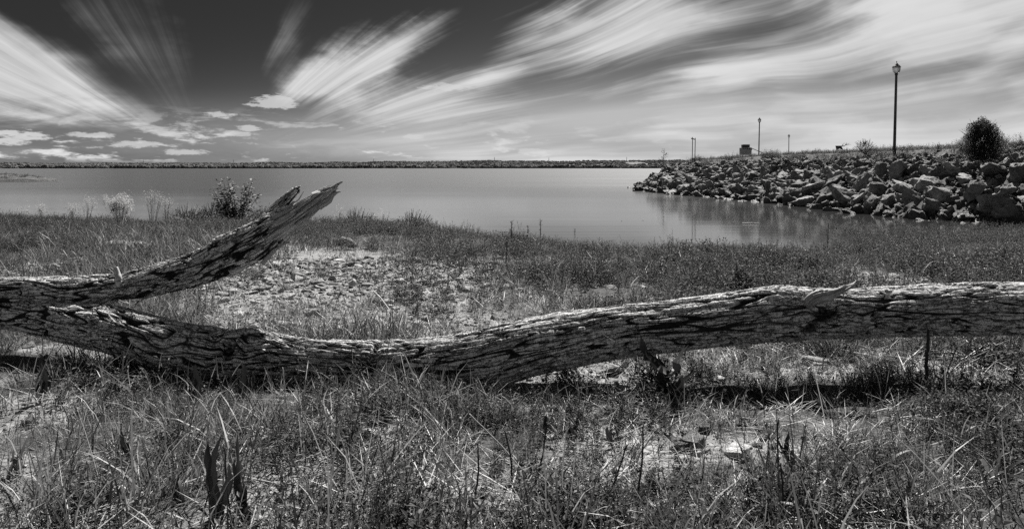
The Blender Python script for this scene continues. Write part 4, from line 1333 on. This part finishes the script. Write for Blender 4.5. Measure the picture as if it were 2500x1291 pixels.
for i, (big, x_, y_, d_, s_, z, px_, py_) in enumerate(rows):
    tilt = (br.normal(0, .48), br.normal(0, .45), br.random() * 6.28)
    sc = s_ * 1.12
    if i < 292 and big > 0:
        k = int(br.integers(0, len(proto)))
        o = link('boulder', proto[k]); o.location = (x_, y_, z + s_ * (.12 if d_ > .3 else .05) * (1 - .5 * (d_ > 3.6))); o.rotation_euler = tilt
        o.scale = (sc, sc * br.uniform(.75, 1.05), sc * br.uniform(.7, 1.15))
        zone = [t for a, b2, t in marks if a <= px_ < b2][0]
        row = 'at the waterline' if d_ < 1.0 else ('on the lower slope' if d_ < 2.6 else ('on the upper slope' if d_ < 4.1 else 'along the top edge'))
        size = 'huge' if s_ > 1.05 else ('large' if s_ > .82 else ('middling' if s_ > .64 else 'small'))
        made.append((o, size, row, zone, px_))
    else:
        small_pts.append((x_, y_, z + s_ * .1, tilt, sc))
from collections import defaultdict
grp = defaultdict(list)
for m_ in made: grp[(m_[1], m_[2], m_[3])].append(m_)
for (size, row, zone), L_ in grp.items():
    L_.sort(key=lambda q: q[4])
    for j, m_ in enumerate(L_):
        if len(L_) == 1: lab = '%s boulder %s, %s' % (size, row, zone)
        else: lab = '%s %s boulder from left %s, %s' % (ordn[min(j, 19)], size, row, zone)
        tag(m_[0], lab, 'boulder', 'boulders heaped along the bank')
# small fill between the boulders
N = 10000
xs = br.uniform(9.5, 33, N); ys_ = 19.5 + 62 * br.random(N) ** 1.3; dd = bank_d(xs, ys_)
ok = (dd > -.35) & (dd < 4.7); xs, ys_ = xs[ok], ys_[ok]; n = len(xs)
ss = np.clip(.27 * br.lognormal(0, .35, n), .14, .5)
P1 = np.concatenate([np.stack([xs, ys_, ground_z(xs, ys_, False) + ss * .15], 1), np.array([q[:3] for q in small_pts]).reshape(-1, 3)])
R1 = np.concatenate([np.stack([br.normal(0, .4, n), br.normal(0, .4, n), br.random(n) * 6.28], 1), np.array([q[3] for q in small_pts]).reshape(-1, 3)])
S1 = np.concatenate([np.repeat(ss[:, None], 3, 1), np.repeat(np.array([q[4] for q in small_pts]).reshape(-1, 1), 3, 1)])
gn_instancer('rubble', P1, R1, S1, br.integers(0, len(proto), len(P1)), proto, 'small rubble filling the gaps between the boulders')

# pale washed stones at the waterline
for i, (px_, py_, s_) in enumerate([(2475, 553, .5), (1815, 488, .35), (2130, 520, .3), (2210, 530, .3), (2300, 538, .34), (2040, 512, .3)]):
    Y = 2.0 * FPX / (py_ - HY); p = W(px_, py_, Y)
    o = link('washed_stone', peb[i]); o.location = (p[0], Y, 0.02); o.scale = (s_ * 1.6, s_, s_ * .9); o.rotation_euler = (0, 0, .3 * i)
    tag(o, ['long pale flat stone in the water at the right edge', 'pale wet stone at the waterline below the lettered grey box', 'pale wet stone at the waterline left of the nearest lamp post', 'pale wet stone at the waterline below the nearest lamp post', 'pale wet stone at the waterline left of the bush', 'pale wet stone at the waterline below the dark sculpture'][i], 'stone')
p = W(1832, 546, 2.0 * FPX / 136)
stick('floating_stick', [p + [-.30, 0, .01], p + [.1, 0, .02], p + [.34, 0, .01]], .02, .012, 'stalk_pale', 'pale stick floating on the dark reflection of the bank', 'stick')

# ---- grass and weeds on the bank
G_bank = [clump_grass(400 + i, 26, (.12, .30), .012, .16, .35, .35) for i in range(5)] + [clump_herb(410 + i, 9, (.10, .30), .07, .028, .18, 9) for i in range(4)]
N = 15000
xs = br.uniform(12, 60, N); ys_ = 22 + 62 * br.random(N) ** 1.3; dd = bank_d(xs, ys_)
w = np.where(dd < 9, 1, .35); ok = (dd > 4.1 + .5 * pn(xs * .7, ys_ * .7)) & (dd < 22) & (br.random(N) < w); xs, ys_ = xs[ok], ys_[ok]; n = len(xs)
gn_instancer('bank_grass', np.stack([xs, ys_, ground_z(xs, ys_)], 1), np.stack([br.normal(0, .1, n), br.normal(0, .1, n), br.random(n) * 6.28], 1), np.repeat(br.uniform(.7, 1.3, n)[:, None], 3, 1), br.integers(0, 9, n), G_bank, 'rough grass on top of the bank')
# darker weed clumps hanging over the top edge
G_dk = [clump_herb(430 + i, 26, (.25, .6), .09, .035, .34, 12) for i in range(4)]
N = 1300
xs = br.uniform(13, 32, N); ys_ = br.uniform(22, 68, N); dd = bank_d(xs, ys_); nn = pn(xs * .35, ys_ * .35, 0, 91)
ok = (dd > 4.0) & (dd < 5.5) & (nn > -.3); xs, ys_ = xs[ok], ys_[ok]; n = len(xs)
gn_instancer('bank_weeds', np.stack([xs, ys_, ground_z(xs, ys_) - .05], 1), np.stack([br.normal(0, .1, n), br.normal(0, .1, n), br.random(n) * 6.28], 1), np.repeat(br.uniform(.6, 1.1, n)[:, None], 3, 1), br.integers(0, 4, n), G_dk, 'dark leafy weeds along the top edge of the boulders')

# ---- round bush on the bank
def shrub(px_, Y, zb, wid, hgt, label, name='round_bush', cat='bush', n=34000, leafl=.055):
    r = np.random.default_rng(9); X = (px_ - 1250) / FPX * Y
    e = empty(name, (X, Y, zb), label, cat)
    ml = MB(); ms = MB()
    pts = []
    while len(pts) < n:
        v = r.normal(size=3); v /= np.linalg.norm(v); rad = r.uniform(.15, 1.0) ** .5
        lob = 1 + .24 * float(pn(v[0] * 2.2, v[1] * 2.2, v[2] * 2.2, 8)) + .10 * math.sin(v[0] * 7 + 1) * math.cos(v[2] * 6) + .10 * math.sin(v[1] * 9 + v[2] * 5)
        q = v * rad * lob
        zc = q[2]
        wd = wid / 2 * (1.02 - .20 * max(zc, 0))
        p_ = np.array([q[0] * wd, q[1] * wd * .9, hgt * .45 + zc * hgt * .55])
        if p_[2] < 0: continue
        if float(pn(p_[0] * 4.2, p_[1] * 4.2, p_[2] * 4.2, 5)) < -.42: continue
        pts.append(p_)
        d = np.array([v[0], v[1], v[2] * .6 + .35]) + r.normal(0, .45, 3)
        ml.leaf(p_, d, leafl * r.uniform(.6, 1.5), leafl * .42, 0, .1)
    for k in range(90):   # wispy shoots
        a = r.random() * 6.28; el_ = r.uniform(.25, 1.5); v = np.array([math.cos(a) * math.cos(el_), math.sin(a) * math.cos(el_), math.sin(el_)])
        b0 = np.array([v[0] * wid * .42, v[1] * wid * .38, hgt * .45 + v[2] * hgt * .50]); L_ = r.uniform(.08, .24)
        t = b0 + (v + r.normal(0, .2, 3)) * L_ + [0, 0, .04]
        ms.rod([b0, t], .004, .002, 0, 3)
        for j in range(7): ml.leaf(b0 + (t - b0) * (j + 1) / 7, v + r.normal(0, .7, 3), leafl * .7, leafl * .3, 0, .1)
    for k in range(8):
        a = r.random() * 6.28
        ms.rod([(0, 0, 0), (.2 * wid * math.cos(a), .2 * wid * math.sin(a), hgt * .4), (.36 * wid * math.cos(a), .36 * wid * math.sin(a), hgt * .72)], .03, .008, 0, 5)
    link('crown', ml.mesh('crown', [M['conifer']]), e); link('stems', ms.mesh('stems', [M['stalk_dark']]), e)


Yb = 28.0
shrub(2398, Yb, 2.0 + (HY - 397) / FPX * Yb, 1.46, 1.58, 'dense rounded dark bush growing out of the boulders near the right edge')
shrub(2440, 31.5, 2.72, .8, .5, 'low pale shrub hugging the right foot of the round bush', 'low_shrub', n=1500)
shrub(2112, 41.0, 2.75, 1.1, .62, 'ragged dark weed bush on the bank edge left of the nearest lamp', 'low_shrub', n=900, leafl=.07)

for px_, wd_, hg_, lab in [(455, 1.5, .5, 'low dark weed bush on the shore between the narrow flower stalk and the leafy bush'), (520, 1.6, .62, 'broad dark weed bush touching the left foot of the leafy bush'), (635, 1.2, .5, 'low dark weed bush behind the broken limb'), (870, 1.3, .42, 'low weed bush on the shore right of the broken limb'), (1010, 1.2, .38, 'low weed bush on the crest of the shore, mid left')]:
    p = shore_p(px_)
    shrub(px_, p[1] - 1.2, float(ground_z(p[0], p[1] - 1.2)) - .12, wd_, hg_, lab, 'low_shrub', n=1600, leafl=.06)

# sapling on the tip
g = np.array([(1618 - 1250) / FPX * 66, 66.0, 0]); g[2] = float(ground_z(g[0], g[1], False)) + .25
e = empty('sapling', tuple(g), 'spindly sapling at the far tip of the bank against the water', 'sapling')
r = np.random.default_rng(4); ms, ml = MB(), MB()
H = 2.15
ms.rod([(0, 0, 0), (.05, 0, H * .5), (.12, 0, H)], .035, .012, 0, 5)
for k in range(15):
    z = r.uniform(.15, .95) * H; a = r.random() * 6.28; L_ = .62 * (1.15 - z / H) + .08; t = np.array([L_ * math.cos(a) + .08, L_ * math.sin(a), z + L_ * .6]); b0 = np.array([.05, 0, z])
    ms.rod([b0, t], .014, .006, 0, 3)
    for j in range(9): ml.leaf(b0 + (t - b0) * r.uniform(.3, 1.05) + r.normal(0, .04, 3), r.normal(size=3), r.uniform(.07, .13), r.uniform(.04, .07), 0, .1)
for j in range(26): ml.leaf(np.array([.10, 0, H]) + r.normal(0, .07, 3), r.normal(size=3), .1, .06, 0, .1)
link('trunk', ms.mesh('trunk', [M['stalk_dark']]), e); link('foliage', ml.mesh('foliage', [M['conifer']]), e)


# ---- lamp posts
def lamp_meshes():
    H = 4.62
    D = {}
    mb = MB(); mb.lathe([(.095, -.3), (.095, .06), (.075, .10), (.072, .5), (.066, 2.0), (.060, H - .72), (.060, H - .70)], 0, 14); D['pole'] = (mb.mesh('pole', [M['pole']], True), 0)
    mb = MB(); mb.lathe([(.062, H - .74), (.075, H - .72), (.085, H - .69), (.070, H - .66), (.085, H - .63), (.12, H - .615)], 0, 14); D['collar'] = (mb.mesh('collar', [M['black_metal']], True), 0)
    z0 = H - .612
    mb = MB(); mb.lathe([(.10, z0), (.155, z0 + .04), (.185, z0 + .12), (.198, z0 + .28), (.200, z0 + .285)], 0, 16); D['lamp_glass'] = (mb.mesh('lamp_glass', [M['lamp_glass']], True), 0)
    mb = MB(); mb.lathe([(.222, z0 + .286), (.222, z0 + .300), (.185, z0 + .345), (.12, z0 + .405), (.085, z0 + .44), (.07, z0 + .475), (.03, z0 + .50)], 0, 8); D['cap'] = (mb.mesh('cap', [M['black_metal']], False), 0)
    mb = MB(); mb.lathe([(.012, z0 + .50), (.014, z0 + .52), (.030, z0 + .545), (.026, z0 + .565), (.008, z0 + .60), (.003, z0 + .625)], 0, 8); D['finial'] = (mb.mesh('finial', [M['black_metal']], True), 0)
    mb = MB()
    for k in range(4):
        a = k * math.pi / 2 + .4; c, s = math.cos(a), math.sin(a)
        mb.rod([(.158 * c, .158 * s, z0 + .04), (.190 * c, .190 * s, z0 + .12), (.203 * c, .203 * s, z0 + .286)], .007, .007, 0, 4)
    D['cage'] = (mb.mesh('cage', [M['black_metal']]), 0)
    return D


LM = lamp_meshes()
def lamp(px_, Y, ztop, label, lean):
    X = (px_ - 1250) / FPX * Y
    e = empty('street_lamp', (X, Y, ztop - 4.63), label, 'street lamp', 'lamp posts along the bank')
    e.rotation_euler = (0, lean, 0)
    for k, (me_, _) in LM.items(): link(k, me_, e)
lamp(2183.5, 38.0, 2 + (HY - 149) / FPX * 38, 'nearest and tallest lamp post, standing on the bank left of the round bush', R(1.5))
lamp(1852.5, 90.0, 2 + (HY - 286) / FPX * 90, 'middle-sized lamp post just right of the lettered grey box', R(1.2))
lamp(1925.5, 131.0, 2 + (HY - 327) / FPX * 131, 'smallest farthest lamp post standing alone on the bank', R(.6))

# ---- twin posts with a crossbar and grey box
Y = 66.0
g = W(1690, 400, Y)
e = empty('twin_post_frame', (g[0], Y, g[2]), 'two tall thin posts joined by a tilted crossbar at the tip of the bank', 'post frame')
u = Y / FPX
for x0, x1, h in ((-.3, .9, 65), (6.0, 7.5, 63)):
    mb = MB(); mb.rod([(x0 * u, 0, -.6), (x1 * u, 0, h * u)], .034, .034, 0, 8); link('post', mb.mesh('post', [M['pole']]), e)
mb = MB(); mb.rod([(-3.0 * u, -.05, 62 * u), (6.0 * u, -.05, 59.6 * u)], .055, .055, 0, 6); link('crossbar', mb.mesh('crossbar', [M['pole']]), e)
mb = MB(); mb.box((4.2 * u, .06, 6.5 * u), (8.0 * u, .3, 13 * u)); link('footing_box', mb.mesh('footing_box', [M['grey_wood']]), e)

# ---- lettered grey box with a dark box on top and a slanting bar
Y = 60.0; u = Y / FPX
g = W(1820, 374.5, Y)
e = empty('lettered_box', (g[0], Y, g[2]), 'grey slant-ended box lettered in black with a dark box on top, on the bank', 'box')
def prism(prof, d, mname, name, par, y0=0.0, mts=None):
    n = len(prof); V = [(x * u, y0 - d / 2, z * u) for x, z in prof] + [(x * u, y0 + d / 2, z * u) for x, z in prof]
    F4 = [(i, (i + 1) % n, (i + 1) % n + n, i + n) for i in range(n)]
    bm = bmesh.new(); vs = [bm.verts.new(v) for v in V]
    for f in F4: bm.faces.new([vs[i] for i in f])
    bm.faces.new([vs[i] for i in range(n)][::-1]); bm.faces.new([vs[i + n] for i in range(n)])
    bmesh.ops.recalc_face_normals(bm, faces=bm.faces)
    me_ = bpy.data.meshes.new(name); bm.to_mesh(me_); bm.free(); me_.materials.append(M[mname])
    return link(name, me_, par)
body = prism([(-12.5, -4), (-12.5, 13.4), (-11.5, 14.2), (11.8, 14), (13.2, 13), (14.6, 11), (12.6, 6), (12.2, -4)], .5, 'grey_board', 'box_body', e)
prism([(-8.4, 14.4), (-8.4, 20.9), (-7.6, 21.3), (7.8, 21.3), (8.6, 20.7), (8.6, 14.4)], .42, 'dark_box', 'top_box', e)
mb = MB(); mb.rod([(12.4 * u, -.05, 13.2 * u), (30 * u, .1, 6.4 * u), (48 * u, .2, -.6 * u)], .026, .026, 0, 6); link('slanting_bar', mb.mesh('slanting_bar', [M['pole']]), e)
for ch, cx in (('A', -7.6), ('Y', -2.5), ('D', 2.7), ('G', 8.2)):
    cu = bpy.data.curves.new('letter', 'FONT'); cu.body = ch; cu.size = 4.6 * u; cu.align_x = 'CENTER'; cu.align_y = 'CENTER'; cu.extrude = .006; cu.offset = .006
    o0 = bpy.data.objects.new('letter_tmp', cu); lm = bpy.data.meshes.new_from_object(o0); bpy.data.objects.remove(o0); lm.materials.clear(); lm.materials.append(M['letter'])
    o = bpy.data.objects.new('letter', lm); COL.objects.link(o); o.parent = body
    o.location = (cx * u, -.262, 11.1 * u); o.rotation_euler = (R(90), 0, 0)

# ---- dark antlered sculpture
Y = 48.0; u = Y / FPX
g = W(2053, 369, Y)
e = empty('antler_sculpture', (g[0], Y, g[2]), 'small dark angular sculpture with antler-like prongs on the bank top', 'sculpture')
def xf(x, y): return ((x - 895) / 32.27, (970 - y) / 32.27)
prism([xf(*p_) for p_ in [(485, 555), (990, 552), (1190, 600), (1160, 612), (930, 625), (1045, 865), (985, 860), (860, 800), (780, 762), (660, 860), (620, 990), (570, 990), (540, 800)]], .10, 'dark_box', 'body', e)
mb = MB()
def rr_(pts, a, b2): mb.rod([(xf(*p_)[0] * u, 0, xf(*p_)[1] * u) for p_ in pts], a, b2, 0, 5)
rr_([(1080, 590), (1180, 590), (1260, 470), (1350, 335)], .022, .016)
rr_([(1250, 480), (1380, 440), (1570, 360)], .020, .008); rr_([(1270, 490), (1420, 500), (1530, 465), (1700, 465)], .018, .006); rr_([(1080, 560), (980, 430)], .018, .010); rr_([(1090, 575), (1050, 430), (1130, 370), (1200, 360)], .007, .012)
link('antlers', mb.mesh('antlers', [M['dark_box']]), e)

# ---- grassy spit at the left
gx, gy = np.meshgrid(np.linspace(-165, -62, 200), np.linspace(84, 128, 90), indexing='xy')
q = ((gx + 116) / 47) ** 2 + ((gy - 111) / 10) ** 2 + .10 * pn(gx * .12, gy * .12)
z = np.where(q < 1, .30 + .62 * sst(1 - q, 0, .3) + .35 * sst(1 - q, .2, 1), -.4 - (q - 1)) + .10 * pn(gx * .4, gy * .8) * (q < 1) + .05 * pn(gx * 1.5, gy * 1.5) * (q < 1)
n0, n1 = gx.shape; ii = (np.arange(n0 - 1)[:, None] * n1 + np.arange(n1 - 1)[None]).ravel()
tag(link('grassy_spit', mesh_np('grassy_spit', np.stack([gx, gy, z], -1).reshape(-1, 3), [np.stack([ii, ii + 1, ii + n1 + 1, ii + n1], 1)], True, [M['turf']])), 'low grassy spit of land at the left', kind='structure')
N = 5000
xs = br.uniform(-160, -66, N); ys_ = br.uniform(98, 124, N); qq = ((xs + 116) / 47) ** 2 + ((ys_ - 111) / 10) ** 2
ok = qq < .93; xs, ys_, qq = xs[ok], ys_[ok], qq[ok]; n = len(xs)
zz_ = .30 + .62 * sst(1 - qq, 0, .3) + .35 * sst(1 - qq, .2, 1) - .05
gn_instancer('spit_grass', np.stack([xs, ys_, zz_], 1), np.stack([br.normal(0, .1, n), br.normal(0, .1, n), br.random(n) * 6.28], 1), np.repeat(br.uniform(.9, 1.5, n)[:, None], 3, 1), br.integers(0, 9, n), G_bank, 'short grass on the low spit')
# stony bar in front of it
gx, gy = np.meshgrid(np.linspace(-110, -62, 120), np.linspace(82, 98, 40), indexing='xy')
q = ((gx + 88) / 22) ** 2 + ((gy - 90) / 3.2) ** 2 + .3 * pn(gx * .2, gy * .3)
z = np.where(q < 1, .10 * (1 - q) + .04 * pn(gx * 1.3, gy * 1.3), -.3 * (q - 1))
n0, n1 = gx.shape; ii = (np.arange(n0 - 1)[:, None] * n1 + np.arange(n1 - 1)[None]).ravel()
tag(link('gravel_bar', mesh_np('gravel_bar', np.stack([gx, gy, z], -1).reshape(-1, 3), [np.stack([ii, ii + 1, ii + n1 + 1, ii + n1], 1)], True, [M['turf']])), 'low wet bar in front of the grassy spit', kind='structure')

# ---- far shore
fr = np.random.default_rng(31)
fx = np.linspace(-4200, 4200, 700)
def ridge(x): return 21 + 15 * sst(x, -1800, 1200) + 2 + 4.5 * pn(x * .0016, 0, 0, 51) + 3.0 * pn(x * .006, 0, 0, 52)
rowsY = np.array([2560, 2600, 2700, 2900, 3150, 3400, 3700, 4200]); hf = np.array([-1.5, 1.6, .22, .45, .72, .97, 1.0, .9])
V = []; fld = []
for j, (yy, h) in enumerate(zip(rowsY, hf)):
    zz2 = np.full_like(fx, h) if j < 2 else ridge(fx * 3400 / yy) * h + 1.0 * pn(fx * .01, yy * .01)
    V.append(np.stack([fx, np.full_like(fx, yy) + 25 * pn(fx * .003, 0, 0, 53), zz2], 1))
    fld.append(((pn(fx * .0042, yy * .004, 0, 54) > .40 - .22 * (fx > 0)) & (j in (3, 4))).astype(float))
V = np.concatenate(V); n1 = len(fx); n0 = len(rowsY); ii = (np.arange(n0 - 1)[:, None] * n1 + np.arange(n1 - 1)[None]).ravel()
tag(link('far_hills', mesh_np('far_hills', V, [np.stack([ii, ii + 1, ii + n1 + 1, ii + n1], 1)], True, [M['farland']], None, {'field': ('FLOAT', np.concatenate(fld))})), 'low wooded hills along the far shore', kind='structure')
# far woods: lumpy crowns
crowns = []
for i in range(6):
    bm = bmesh.new(); bmesh.ops.create_icosphere(bm, subdivisions=3, radius=1.0)
    V = np.array([v.co[:] for v in bm.verts])
    d = 1 + .30 * pn(V[:, 0] * 1.7, V[:, 1] * 1.7, V[:, 2] * 1.7, 600 + i) + .22 * pn(V[:, 0] * 4, V[:, 1] * 4, V[:, 2] * 4, 610 + i) + .14 * pn(V[:, 0] * 9, V[:, 1] * 9, V[:, 2] * 9, 620 + i)
    for v, q_ in zip(bm.verts, V * d[:, None] * [1, 1, .85] + [0, 0, .6]): v.co = q_
    bmesh.ops.delete(bm, geom=[v for v in bm.verts if v.co.z < -.15], context='VERTS')
    me_ = bpy.data.meshes.new('far_crown'); bm.to_mesh(me_); bm.free(); me_.materials.append(M['far_leaf']); crowns.append(me_)
N = 22000
xs = fr.uniform(-3400, 3400, N); yy = 2585 + 900 * fr.random(N) ** 1.5
k = np.abs(xs / yy) < .85; xs, yy = xs[k], yy[k]; n = len(xs)
hz = np.interp(yy, rowsY, np.concatenate([[0.0, .05], hf[2:]])); zz3 = ridge(xs * 3400 / yy) * hz; zz3[yy < 2640] = 1.4
fl = (pn(xs * .0042, yy * .004, 0, 54) > .38 - .22 * (xs > 0)) & (yy > 2780) & (yy < 3280)
xs, yy, zz3 = xs[~fl], yy[~fl], zz3[~fl]; n = len(xs)
s3 = fr.uniform(4.5, 8.5, n) * np.interp(yy, [2600, 2900, 3300], [1, .75, .55]) * (1 + .55 * pn(xs * .012, yy * .01, 0, 56))
gn_instancer('far_woods', np.stack([xs, yy, zz3 - s3 * .25], 1), np.stack([np.zeros(n), np.zeros(n), fr.random(n) * 6.28], 1), np.stack([s3 * 1.15, s3 * 1.15, s3], 1), fr.integers(0, 6, n), crowns, 'continuous woods covering the far shore')
for i, (px_, py_, w) in enumerate([(512, 402, 12), (552, 403, 14), (1390, 397, 13), (1452, 402, 14), (1620, 401, 16), (790, 405, 12), (118, 409, 12), (925, 401, 20)]):
    Yh = 2790 - 20 * (i % 3); g = W(px_, py_ + 1.5, Yh)
    e = empty('far_house', (g[0], Yh - 140, float(np.interp(Yh - 140, rowsY, np.concatenate([[0.0, .05], hf[2:]]))) * 24), ['white house far off on the left shore', 'white house right of the left far house', 'lone white house high on the far shore at the centre', 'pale house right of the lone white one', 'pale building on the far shore near the bank tip', 'small pale house on the far shore above the limb', 'pale house at the far left shoreline', 'long pale building in the far field'][i], 'house')
    mb = MB(); mb.box((0, 0, w * .25), (w, 8, w * .5)); link('wall', mb.mesh('wall', [M['white_wall']]), e)
    prism_u = u; u = 1.0
    prism([(-w * .55, w * .5), (0, w * .78), (w * .55, w * .5)], 9, 'far_roof', 'roof', e); u = prism_u
for i, px_ in enumerate([350, 570, 912, 1207, 1340, 1530]):
    Ym = 3420.0; X = (px_ - 1250) / FPX * Ym; zb = float(ridge(np.array([X]))[0]) * .97
    mb = MB(); mb.rod([(0, 0, 0), (0, 0, 19)], 1.1, .6, 0, 4)
    for hh in (8, 12, 16): mb.rod([(-1.8, 0, hh), (1.8, 0, hh)], .35, .35, 0, 3)
    tag(link('radio_mast', mb.mesh('radio_mast', [M['grey_wood']]), None, (X, Ym, zb)), ['farthest left mast on the far ridge', 'second mast from the left on the far ridge', 'mast on the far ridge right of the limb end', 'mast on the far ridge at the picture centre', 'mast on the far ridge just right of the centre', 'mast on the far ridge nearest the bank tip'][i], 'mast', 'masts on the far ridge')
